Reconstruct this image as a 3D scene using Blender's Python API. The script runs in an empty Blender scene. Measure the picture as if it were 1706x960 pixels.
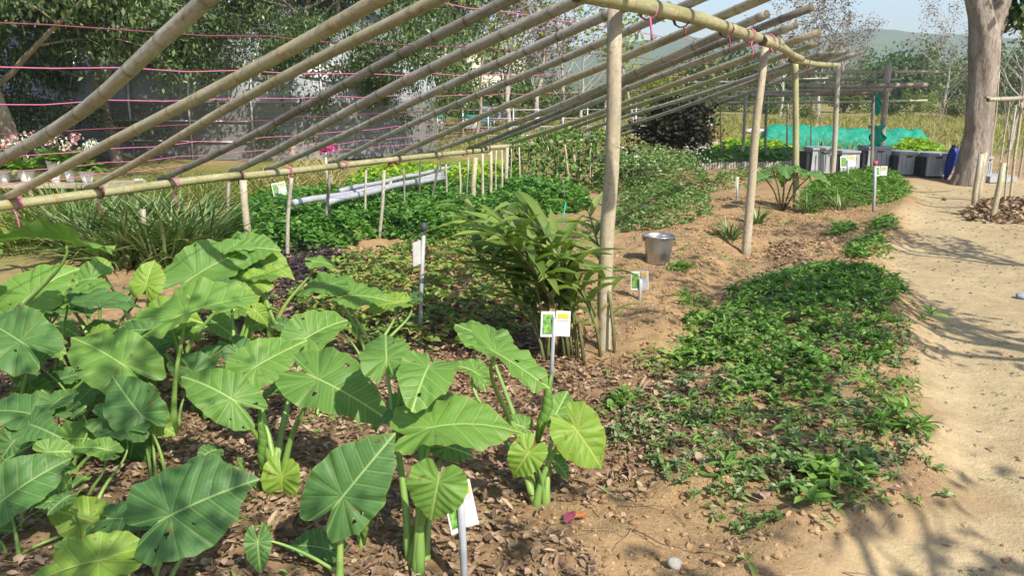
import bpy, math, random
import numpy as np
from mathutils import Vector, Matrix
R = math.radians
SC = bpy.context.scene
COL = SC.collection
rnd = random.Random(7)
rng = np.random.default_rng(7)

# ------------------------------------------------------------------ camera, sky, sun, exposure
EYE = 1.5; PITCH = R(13.8); FPX = 1339.0
cam_d = bpy.data.cameras.new('camera'); cam = bpy.data.objects.new('camera', cam_d); COL.objects.link(cam)
cam.location = (0, 0, EYE); cam.rotation_euler = (math.pi/2 - PITCH, 0, 0)
cam_d.sensor_width = 36; cam_d.lens = FPX/1706*36; cam_d.clip_start = 0.05; cam_d.clip_end = 6000
SC.camera = cam
SUN_EL = R(43); TO_SUN = Vector((0.56, -0.83, 0)).normalized()*math.cos(SUN_EL) + Vector((0, 0, math.sin(SUN_EL)))
W = bpy.data.worlds.new('World'); SC.world = W; W.use_nodes = True
wn = W.node_tree.nodes; bg = wn['Background']
sky = wn.new('ShaderNodeTexSky'); sky.sky_type = 'NISHITA'; sky.sun_disc = False
sky.sun_elevation = SUN_EL; sky.sun_rotation = math.atan2(TO_SUN.x, TO_SUN.y)
sky.air_density = 1.0; sky.dust_density = 1.6; sky.ozone_density = 1.5; sky.altitude = 50
W.node_tree.links.new(sky.outputs[0], bg.inputs[0]); bg.inputs[1].default_value = 0.13
sd = bpy.data.lights.new('sun', 'SUN'); so = bpy.data.objects.new('sun', sd); COL.objects.link(so)
sd.energy = 4.6; sd.angle = R(0.5); sd.color = (1.0, 0.94, 0.83)
so.rotation_euler = TO_SUN.to_track_quat('Z', 'Y').to_euler(); so.location = (6, -10, 12)
SC.view_settings.view_transform = 'Standard'; SC.view_settings.look = 'None'
SC.view_settings.exposure = 0.68; SC.view_settings.gamma = 1
SC.cycles.max_bounces = 6; SC.cycles.transparent_max_bounces = 8
SC.cycles.volume_bounces = 0

# ------------------------------------------------------------------ pixel helpers (where things stand)
def ray(px, py):
    a = (px-853)/FPX; v = (480-py)/FPX
    return Vector((a, math.cos(PITCH)+v*math.sin(PITCH), -math.sin(PITCH)+v*math.cos(PITCH)))
def at(px, py, Y):
    r = ray(px, py); return Vector((0, 0, EYE)) + r*(Y/r.y)
def on_z(px, py, z=0.0):
    r = ray(px, py); return Vector((0, 0, EYE)) + r*((z-EYE)/r.z)

# ------------------------------------------------------------------ numpy noise
def _h(ix, iy, s):
    n = (ix.astype(np.int64)*374761393 + iy.astype(np.int64)*668265263 + s*982451653) & 0x7fffffff
    n = (n ^ (n >> 13))*1274126177 & 0x7fffffff
    return ((n ^ (n >> 16)) & 0xffff)/65535.0
def vnoise(x, y, s=0):
    x = np.asarray(x, float); y = np.asarray(y, float)
    ix = np.floor(x); iy = np.floor(y); fx = x-ix; fy = y-iy
    fx = fx*fx*(3-2*fx); fy = fy*fy*(3-2*fy)
    a = _h(ix, iy, s); b = _h(ix+1, iy, s); c = _h(ix, iy+1, s); d = _h(ix+1, iy+1, s)
    return (a*(1-fx)+b*fx)*(1-fy)+(c*(1-fx)+d*fx)*fy
def fbm(x, y, o=4, s=0):
    t = 0; a = .5
    for k in range(o):
        t = t + a*vnoise(np.asarray(x)*2**k+17.3*k, np.asarray(y)*2**k-9.1*k, s+k); a *= .5
    return t-0.47
def sstep(a, b, x):
    t = np.clip((x-a)/(b-a), 0, 1); return t*t*(3-2*t)
def gpoly(pts): return np.array([[p.x, p.y] for p in (on_z(x, y) for x, y in pts)])
def sdist(poly, x, y):
    """signed distance, negative inside"""
    x = np.asarray(x, float); y = np.asarray(y, float)
    d = np.full(x.shape, 1e9); ins = np.zeros(x.shape, bool); n = len(poly)
    for i in range(n):
        ax, ay = poly[i]; bx, by = poly[(i+1) % n]
        ex, ey = bx-ax, by-ay; L = ex*ex+ey*ey+1e-12
        t = np.clip(((x-ax)*ex+(y-ay)*ey)/L, 0, 1)
        d = np.minimum(d, (x-ax-t*ex)**2+(y-ay-t*ey)**2)
        c = ((ay > y) != (by > y)) & (x < (bx-ax)*(y-ay)/(by-ay+1e-12)+ax)
        ins ^= c
    d = np.sqrt(d); return np.where(ins, -d, d)

PATH = gpoly([(1506, 302), (1530, 330), (1510, 360), (1490, 400), (1462, 440), (1520, 500), (1545, 600), (1560, 700), (1590, 800), (1540, 880), (1340, 950), (1500, 1300), (3600, 1100), (2600, 500), (2050, 330), (1760, 296), (1600, 300)])
BED_R = gpoly([(1290, 468), (1400, 456), (1480, 474), (1505, 540), (1500, 600), (1475, 625), (1465, 660), (1500, 700), (1495, 740), (1450, 740), (1425, 780), (1450, 855), (1350, 882), (1270, 872), (1190, 862), (1110, 820), (1090, 765), (1015, 745), (1050, 700), (1080, 640), (1150, 595), (1170, 540), (1230, 500)])
BED_L = gpoly([(330, 440), (400, 350), (480, 335), (600, 325), (740, 322), (860, 318), (975, 318), (985, 345), (900, 362), (840, 375), (800, 405), (720, 412), (640, 398), (560, 425), (470, 432), (400, 436)])
LITTER = gpoly([(-500, 1400), (-400, 600), (300, 520), (560, 480), (900, 520), (1000, 600), (1180, 600), (1150, 760), (1050, 800), (900, 860), (960, 960), (900, 1300)])
CHANNEL = gpoly([(1130, 590), (1150, 500), (1190, 430), (1230, 400), (1290, 400), (1300, 440), (1220, 480), (1180, 560), (1150, 640), (1080, 640)])
def bump(x, y, px, py, r, h):
    p = on_z(px, py); return h*np.exp(-((x-p.x)**2+(y-p.y)**2)/(r*r))
def gh(x, y):
    x = np.asarray(x, float); y = np.asarray(y, float)
    near = np.exp(-np.maximum(np.hypot(x, y)-12, 0)/14)
    dp = sdist(PATH, x, y)
    path = 1-sstep(-.25, .2, dp+.15*fbm(x*2, y*2, 3, 5))
    z = .10*fbm(x*.8, y*.8, 3, 1)*near + .085*fbm(x*4.2, y*4.2, 4, 2)*near*(1-.7*path)
    z = z + .034*fbm(x*15, y*15, 3, 3)*near*(1-.65*path)
    z = z - .05*path + .045*np.exp(-((dp-.12)/.16)**2)*near
    z = z + .06*(1-sstep(-.25, .15, sdist(BED_R, x, y)))
    z = z + .05*(1-sstep(-.3, .2, sdist(BED_L, x, y))) - .085*(1-sstep(-.15, .15, sdist(CHANNEL, x, y)))
    z = z + bump(x, y, 650, 435, .45, .07)+bump(x, y, 1120, 540, .35, .05)+bump(x, y, 1150, 395, .5, .05)+bump(x, y, 1690, 352, .7, .14)
    far = np.maximum(y-26, 0)
    z = z + np.minimum(far*.006, 1.2) + .5*fbm(x*.05, y*.05, 2, 8)*np.minimum(far/40, 1)
    return z
def gz(x, y): return float(gh(np.array([x]), np.array([y]))[0])
def ground(px, py):
    p = on_z(px, py)
    for _ in range(3): p = on_z(px, py, gz(p.x, p.y))
    return p

# ------------------------------------------------------------------ materials
def nodes_of(name):
    m = bpy.data.materials.new(name); m.use_nodes = True
    nt = m.node_tree; p = nt.nodes['Principled BSDF']; return m, nt, p
def link(nt, a, b): nt.links.new(a, b)
def nmix(nt, fac, a, b, mode='MIX'):
    n = nt.nodes.new('ShaderNodeMix'); n.data_type = 'RGBA'; n.blend_type = mode
    for i, v in ((0, fac), (6, a), (7, b)):
        if isinstance(v, bpy.types.NodeSocket): link(nt, v, n.inputs[i])
        elif i == 0: n.inputs[0].default_value = v
        else: n.inputs[i].default_value = (*v, 1) if len(v) == 3 else v
    return n.outputs[2]
def nmath(nt, op, a, b=None, clamp=False):
    n = nt.nodes.new('ShaderNodeMath'); n.operation = op; n.use_clamp = clamp
    for i, v in ((0, a), (1, b)):
        if v is None: continue
        if isinstance(v, bpy.types.NodeSocket): link(nt, v, n.inputs[i])
        else: n.inputs[i].default_value = v
    return n.outputs[0]
def nnoise(nt, scale, detail=4, rough=.6, stretch=None, coord='Object'):
    n = nt.nodes.new('ShaderNodeTexNoise'); n.inputs['Scale'].default_value = scale
    n.inputs['Detail'].default_value = detail; n.inputs['Roughness'].default_value = rough
    tc = nt.nodes.new('ShaderNodeTexCoord'); o = tc.outputs[coord]
    if stretch:
        mp = nt.nodes.new('ShaderNodeMapping'); mp.inputs['Scale'].default_value = stretch
        link(nt, o, mp.inputs[0]); o = mp.outputs[0]
    link(nt, o, n.inputs['Vector']); return n.outputs[0]
def nrange(nt, v, a, b, c=0., d=1.):
    n = nt.nodes.new('ShaderNodeMapRange'); link(nt, v, n.inputs[0])
    for i, x in enumerate((a, b, c, d)): n.inputs[i+1].default_value = x
    return n.outputs[0]
def nattr(nt, name):
    n = nt.nodes.new('ShaderNodeAttribute'); n.attribute_name = name; return n.outputs['Fac']
def nbump(nt, p, h, s, d=.01):
    b = nt.nodes.new('ShaderNodeBump'); b.inputs['Strength'].default_value = s; b.inputs['Distance'].default_value = d
    link(nt, h, b.inputs['Height']); link(nt, b.outputs[0], p.inputs['Normal']); return b
def M_plain(name, c, c2=None, rough=.6, metal=0., scale=8., bump=.0, spec=.4, stretch=None, detail=4):
    m, nt, p = nodes_of(name)
    n = nnoise(nt, scale, detail, .6, stretch)
    link(nt, nmix(nt, nrange(nt, n, .35, .65), c, c2 or [v*.7 for v in c]), p.inputs['Base Color'])
    p.inputs['Roughness'].default_value = rough; p.inputs['Metallic'].default_value = metal
    p.inputs['Specular IOR Level'].default_value = spec
    if bump: nbump(nt, p, n, bump)
    return m
def M_leaf(name, cols, trans=.3, rough=.5, spec=.35, tcol=None, island=True, noise=.0):
    m, nt, p = nodes_of(name)
    if island:
        g = nt.nodes.new('ShaderNodeNewGeometry'); rn = g.outputs['Random Per Island']
    else:
        g = nt.nodes.new('ShaderNodeObjectInfo'); rn = g.outputs['Random']
    cr = nt.nodes.new('ShaderNodeValToRGB'); link(nt, rn, cr.inputs[0])
    el = cr.color_ramp.elements
    while len(el) < len(cols): el.new(.5)
    for i, c in enumerate(cols):
        el[i].position = i/(len(cols)-1); el[i].color = (*c, 1)
    col = cr.outputs[0]
    if noise:
        col = nmix(nt, nrange(nt, nnoise(nt, noise, 3), .35, .7, 0, .45), col, cols[0])
    link(nt, col, p.inputs['Base Color']); p.inputs['Roughness'].default_value = rough
    p.inputs['Specular IOR Level'].default_value = spec
    t = nt.nodes.new('ShaderNodeBsdfTranslucent')
    link(nt, nmix(nt, 1., col, tcol or (1.3, 1.5, .6), 'MULTIPLY'), t.inputs[0])
    mx = nt.nodes.new('ShaderNodeMixShader'); mx.inputs[0].default_value = trans
    link(nt, p.outputs[0], mx.inputs[1]); link(nt, t.outputs[0], mx.inputs[2])
    link(nt, mx.outputs[0], nt.nodes['Material Output'].inputs[0]); return m

# ------------------------------------------------------------------ mesh helpers
def mesh(name, V, F, mats, smooth=True, attrs=None, mi=None):
    """F: array or list of arrays (n,3)/(n,4)"""
    if isinstance(F, np.ndarray): F = [F]
    F = [np.asarray(f, np.int32) for f in F if len(f)]
    V = np.asarray(V, np.float32)
    me = bpy.data.meshes.new(name)
    nl = sum(f.size for f in F); nf = sum(len(f) for f in F)
    me.vertices.add(len(V)); me.vertices.foreach_set('co', V.ravel())
    me.loops.add(nl); me.loops.foreach_set('vertex_index', np.concatenate([f.ravel() for f in F]))
    tot = np.concatenate([np.full(len(f), f.shape[1], np.int32) for f in F])
    st = np.concatenate([[0], np.cumsum(tot)[:-1]]).astype(np.int32)
    me.polygons.add(nf); me.polygons.foreach_set('loop_start', st)
    me.polygons.foreach_set('use_smooth', np.full(nf, smooth))
    if not isinstance(mats, (list, tuple)): mats = [mats]
    for m in mats: me.materials.append(m)
    if mi is not None: me.polygons.foreach_set('material_index', np.asarray(mi, np.int32))
    me.update(calc_edges=True)
    if attrs:
        for k, a in attrs.items():
            at_ = me.attributes.new(k, 'FLOAT', 'POINT'); at_.data.foreach_set('value', np.asarray(a, np.float32))
    return me
def link_obj(name, me, parent=None, loc=None, mat=None):
    o = bpy.data.objects.new(name, me); COL.objects.link(o)
    if parent: o.parent = parent
    if mat is not None: o.matrix_basis = mat
    elif loc is not None: o.location = loc
    return o
def tag(o, label=None, cat=None, group=None, kind=None):
    if label: o['label'] = label
    if cat: o['category'] = cat
    if group: o['group'] = group
    if kind: o['kind'] = kind
    return o
def empty(name, loc, label, cat, group=None):
    o = bpy.data.objects.new(name, None); COL.objects.link(o); o.location = loc; o.empty_display_size = .1
    return tag(o, label, cat, group)
class MB:
    def __init__(s): s.V = []; s.F = {3: [], 4: []}; s.n = 0
    def add(s, V, F):
        V = np.asarray(V, float); 
        if isinstance(F, np.ndarray): F = [F]
        for f in F:
            f = np.asarray(f)
            if len(f): s.F[f.shape[1]].append(f+s.n)
        s.V.append(V); s.n += len(V)
    def box(s, c, d, rot=None, taper=1.):
        x, y, z = d[0]/2, d[1]/2, d[2]/2; t = taper
        V = np.array([(-x, -y, -z), (x, -y, -z), (x, y, -z), (-x, y, -z), (-x*t, -y*t, z), (x*t, -y*t, z), (x*t, y*t, z), (-x*t, y*t, z)])
        if rot is not None: V = V @ np.array(rot).T
        s.add(V+np.array(c), np.array([(3, 2, 1, 0), (4, 5, 6, 7), (0, 1, 5, 4), (1, 2, 6, 5), (2, 3, 7, 6), (3, 0, 4, 7)]))
    def tube(s, pts, rad, sides=8, cap=True):
        V, F = tube(pts, rad, sides, cap); s.add(V, F)
    def build(s, name, mat, parent=None, loc=None, smooth=True):
        F = [np.concatenate(s.F[k]) for k in (3, 4) if s.F[k]]
        return link_obj(name, mesh(name, np.concatenate(s.V), F, mat, smooth), parent, loc)
def tube(pts, rad, sides=8, cap=True):
    P = np.array([tuple(p) for p in pts], float); n = len(P)
    rad = np.full(n, rad) if np.isscalar(rad) else np.asarray(rad, float)
    T = np.gradient(P, axis=0); T /= np.linalg.norm(T, axis=1)[:, None]+1e-9
    u = np.array([1., 0, 0]) if abs(T[0][0]) < .8 else np.array([0, 1., 0])
    V = []; a = np.arange(sides)/sides*2*math.pi
    for i in range(n):
        u = u-T[i]*np.dot(u, T[i]); u /= np.linalg.norm(u); w = np.cross(T[i], u)
        V.append(P[i]+rad[i]*(np.cos(a)[:, None]*u+np.sin(a)[:, None]*w))
    V = np.concatenate(V); j = np.arange(sides); F = []
    for i in range(n-1):
        F.append(np.stack([i*sides+j, i*sides+(j+1) % sides, (i+1)*sides+(j+1) % sides, (i+1)*sides+j], 1))
    F = [np.concatenate(F)]
    if cap:
        V = np.concatenate([V, P[:1], P[-1:]]); b = n*sides
        F.append(np.concatenate([np.stack([(j+1) % sides, j, np.full(sides, b)], 1), np.stack([(n-1)*sides+j, (n-1)*sides+(j+1) % sides, np.full(sides, b+1)], 1)]))
    return V, F
def scatter(TV, TF, pos, yaw, pitch, roll, scale):
    """one leaf-like template (local Y = length, Z = up) at many places, as one vertex/face array"""
    TV = np.asarray(TV, float); N = len(pos); k = len(TV)
    scale = np.asarray(scale, float)
    if scale.ndim == 1: scale = scale[:, None]*np.ones((1, 3))
    V = TV[None]*scale[:, None, :]
    def rot(V, a, i, j):
        c, s_ = np.cos(a)[:, None], np.sin(a)[:, None]; A, B = V[..., i].copy(), V[..., j].copy()
        V[..., i] = c*A-s_*B; V[..., j] = s_*A+c*B
    rot(V, np.asarray(roll), 2, 0); rot(V, np.asarray(pitch), 1, 2); rot(V, np.asarray(yaw), 0, 1)
    V = V+np.asarray(pos)[:, None, :]
    F = (np.asarray(TF)[None]+(np.arange(N)*k)[:, None, None]).reshape(-1, np.asarray(TF).shape[1])
    return V.reshape(-1, 3), F
# leaf templates: unit length along +Y, base at origin
def blade_t(n=4, w=.5, bend=.3, fold=.12, shape='ovate'):
    V = []; F = []
    for i in range(n+1):
        t = i/n
        if shape == 'ovate': ww = w*math.sin(math.pi*min(1, t*.93+.05))**.75*(1-.35*t)
        elif shape == 'lance': ww = w*(math.sin(math.pi*(t*.96+.03))**.8)
        else: ww = w*(1-t**3)*(.6+.4*min(1, t*4))
        ww = max(ww, .004) if i < n else .003
        z = -bend*t*t
        V += [(-ww/2, t, z+fold*ww), (0, t, z), (ww/2, t, z+fold*ww)]
        if i: b = 3*i; F += [(b-3, b-2, b+1, b), (b-2, b-1, b+2, b+1)]
    return np.array(V), np.array(F)
OV = blade_t(3, .75, .25, .25); OV2 = blade_t(3, .55, .35, .3); LAN = blade_t(4, .28, .4, .3, 'lance'); STRAP = blade_t(5, .05, .6, .5, 'strap')
def quad_leaf(): return np.array([(0, 0, 0), (-.3, .5, .06), (0, 1, -.1), (.3, .5, .06)]), np.array([(0, 3, 2, 1)])
QL = quad_leaf(); THIN = (np.array([(0, 0, 0), (-.09, .5, .0), (0, 1, -.12), (.09, .5, .0)]), np.array([(0, 3, 2, 1)]))
DRY = (np.array([(0, 0, 0), (-.33, .35, .16), (.3, .3, .1), (0, .5, -.02), (-.25, .75, .2), (.3, .72, .22), (.03, 1.05, .12)]), np.array([(0, 3, 1), (0, 2, 3), (1, 3, 4), (3, 2, 5), (3, 6, 4), (3, 5, 6)]))
def pts_in(poly, dens, wob=.0, seed=0, clump=0.0, cs=2.5, y_lim=None):
    lo = poly.min(0)-wob; hi = poly.max(0)+wob
    n = int((hi[0]-lo[0])*(hi[1]-lo[1])*dens)
    r = np.random.default_rng(seed); x = r.uniform(lo[0], hi[0], n); y = r.uniform(lo[1], hi[1], n)
    ok = sdist(poly, x, y)+wob*2*fbm(x*2.3, y*2.3, 3, seed+3) < 0
    if clump: ok &= fbm(x*cs, y*cs, 3, seed+11) > clump-.5+.35*r.random(n)-.17
    return x[ok], y[ok], r
def cover(name, poly, dens, tmpl, size, mat, hgt=(.01, .1), pitch=(.1, .8), label=None, cat=None, parent=None, wob=.1, seed=0, clump=0., cs=2.5, kind='stuff', mound=0., ros=0):
    dens = dens/(ros*.8) if ros else dens
    x, y, r = pts_in(poly, dens, wob, seed, clump, cs)
    if seed not in (43, 29): keep = sdist(PATH, x, y) > .14-.34*r.random(len(x))**3; x, y = x[keep], y[keep]
    n = len(x)
    h = r.uniform(hgt[0], hgt[1], n)
    if mound: h = h+mound*sstep(0, .35, -sdist(poly, x, y))*(.7+.9*(fbm(x*3, y*3, 2, seed)+.3))*r.random(n)**.4
    z = gh(x, y)+h; s = r.uniform(size[0], size[1], n)
    yaw = r.uniform(0, 6.283, n); pit = r.uniform(*pitch, n)
    if ros:
        k = ros; x, y, z, s, yaw = (np.repeat(v, k) for v in (x, y, z, s, yaw)); lv = np.tile(np.arange(k), n); n = n*k
        yaw = yaw+lv*2.4+r.normal(0, .25, n); pit = np.clip(.15+lv*1.0/k+r.normal(0, .15, n), -.1, 1.35); s = s*(1.15-.5*lv/k)*r.uniform(.75, 1.15, n); x = x+r.normal(0, .004, n); y = y+r.normal(0, .004, n); z = z+lv*.003
    V, F = scatter(*tmpl, np.stack([x, y, z], 1), yaw, pit, r.normal(0, .3, n), s)
    o = link_obj(name, mesh(name, V, F, mat), parent); return tag(o, label, cat, kind=kind)

# ------------------------------------------------------------------ ground and hills
def m_ground():
    m, nt, p = nodes_of('soil_and_grass')
    n1 = nnoise(nt, 1.7, 6, .65); n2 = nnoise(nt, 14, 6, .7); n3 = nnoise(nt, 70, 4, .7)
    soil = nmix(nt, nrange(nt, n2, .35, .68), (.285, .178, .085), (.43, .295, .15))
    soil = nmix(nt, nrange(nt, n1, .42, .6, 0, .6), soil, (.20, .14, .08))
    soil = nmix(nt, nrange(nt, n3, .5, .75, 0, .5), soil, (.52, .36, .21))
    sand = nmix(nt, nrange(nt, n2, .35, .7), (.40, .315, .18), (.49, .39, .235))
    sand = nmix(nt, nrange(nt, n1, .45, .6, 0, .65), sand, (.36, .27, .155)); sand = nmix(nt, nrange(nt, nnoise(nt, 5, 6, .75, (1, 2.2, 1)), .5, .62, 0, .5), sand, (.33, .25, .15))
    sand = nmix(nt, nrange(nt, n3, .52, .7, 0, .6), sand, (.30, .22, .13))
    lit = nmix(nt, nrange(nt, n2, .4, .65), (.17, .11, .06), (.31, .21, .12))
    mea = nmix(nt, nrange(nt, nnoise(nt, .35, 7, .7), .4, .62), (.16, .17, .045), (.30, .25, .10))
    mea = nmix(nt, nrange(nt, nnoise(nt, .12, 5, .6), .5, .62, 0, .8), mea, (.27, .19, .10))
    c = nmix(nt, nattr(nt, 'sand'), soil, sand); c = nmix(nt, nattr(nt, 'litter'), c, lit); c = nmix(nt, nattr(nt, 'meadow'), c, mea)
    link(nt, c, p.inputs['Base Color']); p.inputs['Roughness'].default_value = .95; p.inputs['Specular IOR Level'].default_value = .15
    h = nmath(nt, 'ADD', n2, nmath(nt, 'MULTIPLY', n3, .5)); nbump(nt, p, h, .8, .02); return m
def graded(a, b, step, lo, hi, g=1.12):
    c = list(np.arange(a, b, step)); s = step; x = c[0]
    while x > lo: s *= g; x -= s; c.insert(0, max(x, lo))
    s = step; x = c[-1]
    while x < hi: s *= g; x += s; c.append(min(x, hi))
    return np.array(c)
gx = graded(-4.2, 5.2, .036, -950, 950); gy = graded(1.2, 9.5, .036, -950, 950, 1.1)
X, Y = np.meshgrid(gx, gy); xf, yf = X.ravel(), Y.ravel()
Z = gh(xf, yf)
dp = sdist(PATH, xf, yf)
sand = 1-sstep(-.18, .14, dp+.5*fbm(xf*2.5, yf*2.5, 4, 9))
lit = (1-sstep(-.3, .25, sdist(LITTER, xf, yf)+.5*fbm(xf*3, yf*3, 3, 4)))*.85
mea = np.maximum(sstep(17, 21, yf+3*fbm(xf*.5, yf*.5, 3, 6)), sstep(-3.2, -5., xf+.8*fbm(xf, yf, 3, 2))*(yf > 5.5))
mea = np.maximum(mea, sstep(8.5, 10.5, yf+1.2*fbm(xf, yf, 3, 6))*sstep(.5, -1., xf-yf*.1))*(1-sand)
nx, ny = len(gx), len(gy); i = (np.arange(ny-1)[:, None]*nx+np.arange(nx-1)[None]).ravel()
GF = np.stack([i, i+1, i+nx+1, i+nx], 1)
tag(link_obj('ground', mesh('ground', np.stack([xf, yf, Z], 1), GF, m_ground(), True, {'sand': sand, 'litter': lit, 'meadow': mea})), 'bare brown soil with a trodden sandy path and meadow beyond', kind='structure')

MH = M_plain('hill_woodland', (.05, .085, .035), (.09, .12, .05), .95, scale=.02, detail=8)
def hill(Yd, pts, seed, depth=130):
    xs = np.linspace(-750, 750, 260); K = 14; V = []
    px = [p[0] for p in pts]; py = [p[1] for p in pts]
    for k in range(K):
        t = k/(K-1); y = Yd+depth*(t-.5)*2
        cols = 853+xs/Yd*FPX*.97
        top = 1.5+(151-np.interp(cols, px, py))/FPX*Yd*.99
        prof = math.sin(math.pi*t)**.8
        V.append(np.stack([xs, np.full_like(xs, y)+12*fbm(xs*.01, xs*0+k, 2, seed), -1+(top+1+7*fbm(xs*.03, xs*0+k*.5, 5, seed))*prof], 1))
    V = np.concatenate(V); n = len(xs); i = (np.arange(K-1)[:, None]*n+np.arange(n-1)[None]).ravel()
    return V, np.stack([i, i+1, i+n+1, i+n], 1)
V, F = hill(720, [(-200, 110), (600, 100), (900, 85), (1050, 72), (1120, 66), (1230, 78), (1400, 55), (1480, 62), (1600, 68), (1700, 75), (1900, 90)], 3)
tag(link_obj('hills', mesh('hills', V, F, MH)), 'hazy blue wooded hills on the horizon', kind='structure')
V, F = hill(330, [(-200, 130), (900, 132), (1150, 122), (1300, 118), (1450, 112), (1600, 116), (1800, 110), (2000, 120)], 9, 60)
tag(link_obj('wooded_rise', mesh('wooded_rise', V, F, MH)), 'low wooded rise below the far hills', kind='structure')

# ------------------------------------------------------------------ bamboo
def M_bamboo(name, c1, c2, c3, node=(.30, .20, .06)):
    m, nt, p = nodes_of(name)
    oi = nt.nodes.new('ShaderNodeObjectInfo')
    a = nnoise(nt, 9, 5, .65, (1, 1, .12)); b = nnoise(nt, 3.0, 3, .6, (1, 1, .5)); s = nnoise(nt, 60, 3, .6, (1, 1, .06)); sp = nnoise(nt, 38, 5, .75)
    base = nmix(nt, oi.outputs['Random'], c1, c2)
    c = nmix(nt, nrange(nt, a, .4, .62), base, c3)
    c = nmix(nt, nrange(nt, b, .5, .66, 0, .55), c, [v*.45 for v in c2])
    c = nmix(nt, nrange(nt, s, .45, .7, 0, .45), c, [v*.6 for v in c1])
    c = nmix(nt, nrange(nt, sp, .56, .64, 0, .65), c, [v*.35 for v in c2]); c = nmix(nt, nrange(nt, sp, .34, .42, .5, 0), c, [min(1, v*1.5) for v in c3])
    c = nmix(nt, nmath(nt, 'MULTIPLY', nattr(nt, 'node'), nrange(nt, b, .35, .5, .35, .95)), c, node)
    link(nt, c, p.inputs['Base Color']); p.inputs['Roughness'].default_value = .48; p.inputs['Specular IOR Level'].default_value = .4
    nbump(nt, p, s, .4, .003); return m
BO = M_bamboo('bamboo_olive', (.40, .34, .20), (.32, .28, .17), (.48, .43, .29))
BG = M_bamboo('bamboo_green', (.25, .25, .11), (.32, .30, .15), (.40, .37, .22))
BK = M_bamboo('bamboo_grey', (.36, .32, .24), (.28, .25, .18), (.46, .43, .35), (.12, .09, .06))
BD = M_bamboo('bamboo_dark', (.19, .165, .125), (.15, .13, .10), (.32, .29, .24), (.07, .05, .03))
BT = M_bamboo('timber_pale', (.42, .36, .25), (.36, .30, .20), (.46, .41, .31), (.3, .24, .15))
CUT = M_plain('cut_end', (.16, .12, .07), (.06, .045, .03), .8)
def pole_mesh(L, r0, r1, bend=0., wob=.012, seg=.3, sides=12, mat=BO, seed=0, nodes=True):
    q = random.Random(seed); zs = [0]; kind = [0]; z = q.uniform(.08, seg)
    while z < L-.05:
        if nodes: zs += [z-.022, z-.006, z, z+.008, z+.03]; kind += [0, .4, 1, .6, 0]
        else: zs += [z]; kind += [0]
        z += seg*q.uniform(.75, 1.2)
    zs.append(L); kind.append(0); zs = np.array(sorted(zs)) if not nodes else np.array(zs)
    kind = np.array(kind, float); t = zs/L
    rad = (r0+(r1-r0)*t)*(1+kind*.06)
    ph = q.uniform(0, 6); ph2 = q.uniform(0, 6); wob = wob*q.uniform(.8, 1.5)
    bx = wob*(np.sin(t*5+ph)-math.sin(ph)*(1-t)-math.sin(5+ph)*t)+wob*.5*(np.sin(t*11+ph2)-math.sin(ph2)*(1-t)-math.sin(11+ph2)*t)
    by = wob*(np.sin(t*4.3+ph2)-math.sin(ph2)*(1-t)-math.sin(4.3+ph2)*t) + bend*4*t*(1-t)
    P = np.stack([bx, by, zs], 1); V, F = tube(P, rad, sides)
    att = np.concatenate([np.repeat(kind, sides), [0, 0]])
    mi = np.concatenate([np.zeros(len(F[0])), np.ones(len(F[1]))])
    return mesh('pole', V, F, [mat, CUT], True, {'node': att}, mi)
def frame_mat(a, b):
    """local Z along a->b, local Y roughly down"""
    z = (b-a).normalized(); y = Vector((0, 0, -1)); y = (y-z*y.dot(z))
    if y.length < .05: y = Vector((0, 1, 0))-z*z.y
    y.normalize(); x = y.cross(z)
    m = Matrix((x, y, z)).transposed().to_4x4(); m.translation = a; return m
def pole(name, a, b, r0, r1, mat, parent, bend=0., wob=.012, seg=.3, sides=12, nodes=True):
    me = pole_mesh((b-a).length, r0, r1, bend, wob, seg, sides, mat, rnd.randint(0, 10**6), nodes)
    m = frame_mat(a, b)
    if parent: m.translation = m.translation-parent.location
    return link_obj(name, me, parent, mat=m)

# trellis plane through the low rail and the high beam
LA, LB = on_z(0, 322, .76), on_z(830, 238, .76)
HA = at(1025, 8, on_z(1007, 580).y); HB = at(1325, 96, on_z(1327, 345).y)
ud = (LB-LA).normalized(); hv = (HA-LA); hv2 = (HB-LA)
avgu = ((LB-LA).normalized()+(HB-HA).normalized()).normalized()
pn = avgu.cross(HA-(LA+LB)/2).normalized()
if pn.z < 0: pn = -pn
P0 = (LA+LB)/2
def on_pl(px, py, off=0.):
    r = ray(px, py); E = Vector((0, 0, EYE)); return E+r*(((P0+pn*off)-E).dot(pn)/r.dot(pn))
print('TRELLIS', LA, LB, HA, HB, 'plane n', pn, 'HB off', (HB-P0).dot(pn))
tre = empty('bamboo_trellis', ground(1007, 580), 'large sloping bamboo trellis of many long poles over the vegetable beds', 'trellis')
def extend(a, b, t0, t1): return a+(b-a)*t0, a+(b-a)*t1
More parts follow.
